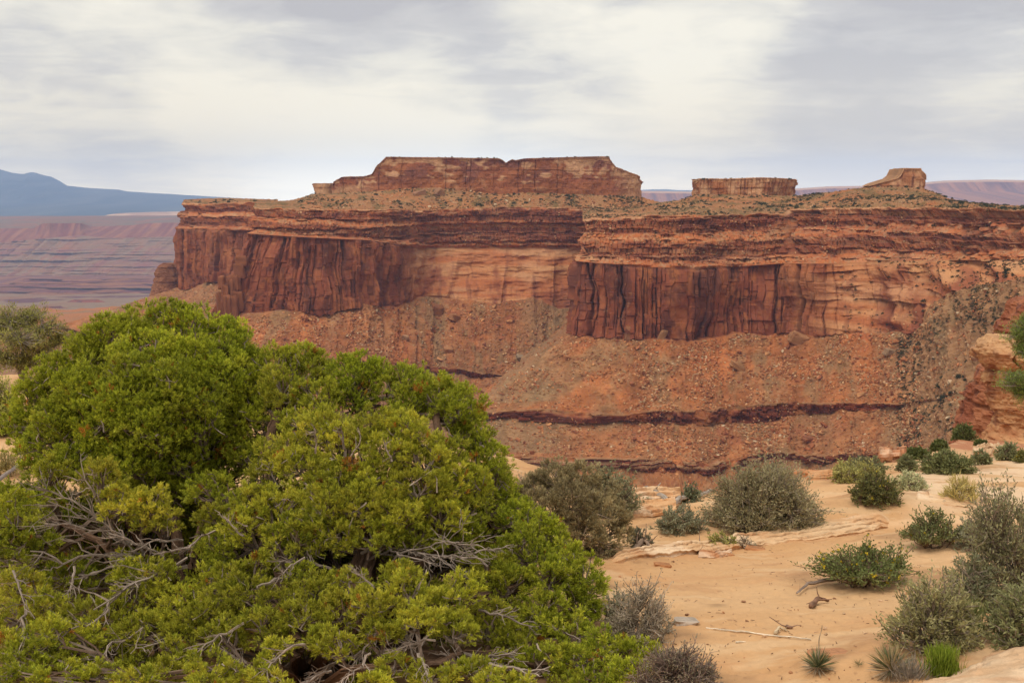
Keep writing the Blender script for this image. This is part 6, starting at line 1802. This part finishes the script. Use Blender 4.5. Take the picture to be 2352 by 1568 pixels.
# --- dead wood and small stones on the sand
log_piece("driftwood_log", "long grey weathered log lying on the rim rocks", "log", [(1470, 1166, .02), (1500, 1166, .02), (1535, 1172, .03), (1562, 1160, .06), (1600, 1148, .02), (1632, 1132, .0)], .07, .03, (.33, .27, .22), 991, .06, 2)
log_piece("driftwood_log", "short grey log crossing the rim rocks at a slant", "log", [(1483, 1143, .12), (1510, 1155, .10), (1540, 1168, .05)], .075, .045, (.32, .26, .21), 992, .06, 2)
log_piece("tree_stump", "splayed brown stump roots on the sand in front of the small dark bush", "stump", [(1450, 1270), (1478, 1256, .08), (1494, 1270)], .035, .015, (.24, .16, .11), 993, .02, 8)
log_piece("dead_stick", "upright dark stick on the sand left of the yellowish green tuft", "stick", [(1605, 1272), (1612, 1262, .05), (1606, 1258, .12)], .014, .006, (.20, .15, .12), 994, .0, 3)
log_piece("dead_stick", "long thin bleached stick lying straight across the sand", "stick", [(1622, 1445), (1680, 1452), (1740, 1459), (1800, 1464), (1862, 1470)], .008, .006, (.66, .54, .40), 995, .008)
log_piece("dead_stick", "short bleached stick below the long thin one", "stick", [(1690, 1478), (1712, 1476)], .009, .006, (.6, .48, .34), 996, .006)
log_piece("dead_root", "dark splintered root lying below the flowering shrub", "root", [(1862, 1397), (1880, 1386, .03), (1902, 1384)], .026, .012, (.20, .11, .07), 997, .02, 5)
log_piece("dead_root", "pale curled root on the sand left of the small green yucca", "root", [(1780, 1456), (1790, 1448, .02), (1806, 1452)], .013, .007, (.5, .38, .24), 998, .01, 4)
log_piece("dead_root", "tiny dark wood scrap near the pale curled root", "root", [(1806, 1440), (1820, 1443)], .02, .01, (.22, .13, .09), 999, .006, 2)
log_piece("bare_trunk", "low crooked grey branch trailing left from under the flowering shrub", "branch", [(1830, 1366), (1855, 1352, .04), (1900, 1342, .03), (1945, 1335, .02)], .010, .024, (.27, .2, .16), 1000, .02, 6)
log_piece("dead_branch_wood", "forked dark branch in the sand gap at the left edge", "branch", [(-20, 1140, .1), (30, 1130, .25), (75, 1108, .35)], .035, .012, (.22, .18, .16), 1001, .05, 4)
for u_, v_, a_, b_, c_, r_, lab in ((1522, 1300, .09, .04, .03, .1, "rusty flat stone, leftmost under the long pale ledge"), (1668, 1276, .10, .04, .03, .3, "rusty flat stone under the middle of the long pale ledge"),
                                   (1735, 1262, .12, .06, .03, -.2, "small rusty stone near the right half of the long pale ledge"), (1862, 1092, .3, .12, .1, .2, "orange rim stone between the biggest grey bush and the yellow green bush")):
    box_rock(on_ground(u_, v_), a_, b_, c_, (.05, .1, r_), lab, (.44, .20, .09), int(1020 + u_))
st_ = on_ground(1575, 1434)
box_rock(st_ + (0, 0, .02), .10, .06, .035, (.05, .1, .2), "flat grey stone lying on the sand beside the half bare bush", (.42, .34, .27), 1010)
st_ = on_ground(1905, 1506)
box_rock(st_ + (0, 0, .0), .16, .07, .04, (0, .1, .3), "reddish flat stone behind the small green yucca", (.46, .22, .11), 1011)
# twig litter on the sand
peb = MB()
lr = np.random.default_rng(78)
for k in range(280):
    u, v = lr.uniform(1380, 2420), 1110 + 470 * lr.random() ** .8
    q = on_ground(u, v)
    V, F = HULLS[lr.integers(len(HULLS))]
    sz = .006 + .026 * lr.random() ** 4
    peb.add((V * sz) @ rand_rot(lr, .4).T + q + (0, 0, sz * .2), F, np.array(((.45, .22, .11), (.5, .33, .2), (.3, .16, .09))[k % 3]) * lr.uniform(.7, 1.2))
tag(peb.build("pebbles", M_BOULDER), "small rusty pebbles strewn over the sand", "pebbles", kind="stuff")
lit = MB()
lr = np.random.default_rng(77)
for k in range(650):
    u, v = lr.uniform(1380, 2352), lr.uniform(1120, 1568)
    d = lr.uniform(7, 20)
    q = P(u, v, 12.0) * (d / 12.0)
    z = ground_z(q[0], q[1])
    L = lr.uniform(.008, .04)
    a = lr.uniform(0, 6.28)
    lit.segs([(q[0], q[1], z + .004)], [(q[0] + L * math.cos(a), q[1] + L * math.sin(a), z + .008)], .004, .003, np.array((.26, .15, .09)) * lr.uniform(.5, 1.5))
tag(lit.build("twig_litter", M_BARK), "tiny twig litter scattered over the sand", "litter", kind="stuff")
# ---------------------------------------------------------------- the air
bm = bmesh.new()
bmesh.ops.create_cube(bm, size=1)
me = bpy.data.meshes.new("haze")
for q in bm.verts:
    q.co = (q.co.x * 60000, -2000 if q.co.y < 0 else 37500, -1700 if q.co.z < 0 else 1150)
bm.to_mesh(me); bm.free()
hz = bpy.data.objects.new("haze", me)
C.objects.link(hz)
hm = bpy.data.materials.new("haze")
hm.use_nodes = True
N = NT(hm.node_tree)
pv = N.n('ShaderNodeVolumePrincipled', {'Color': (.40, .56, .92, 1), 'Density': 0.36e-4, 'Anisotropy': 0.0})
N.n('ShaderNodeOutputMaterial', {'Volume': pv.outputs[0]})
me.materials.append(hm)
hz["kind"] = "stuff"
tag(hz, "pale blue haze filling the canyon air", "haze", kind="stuff")
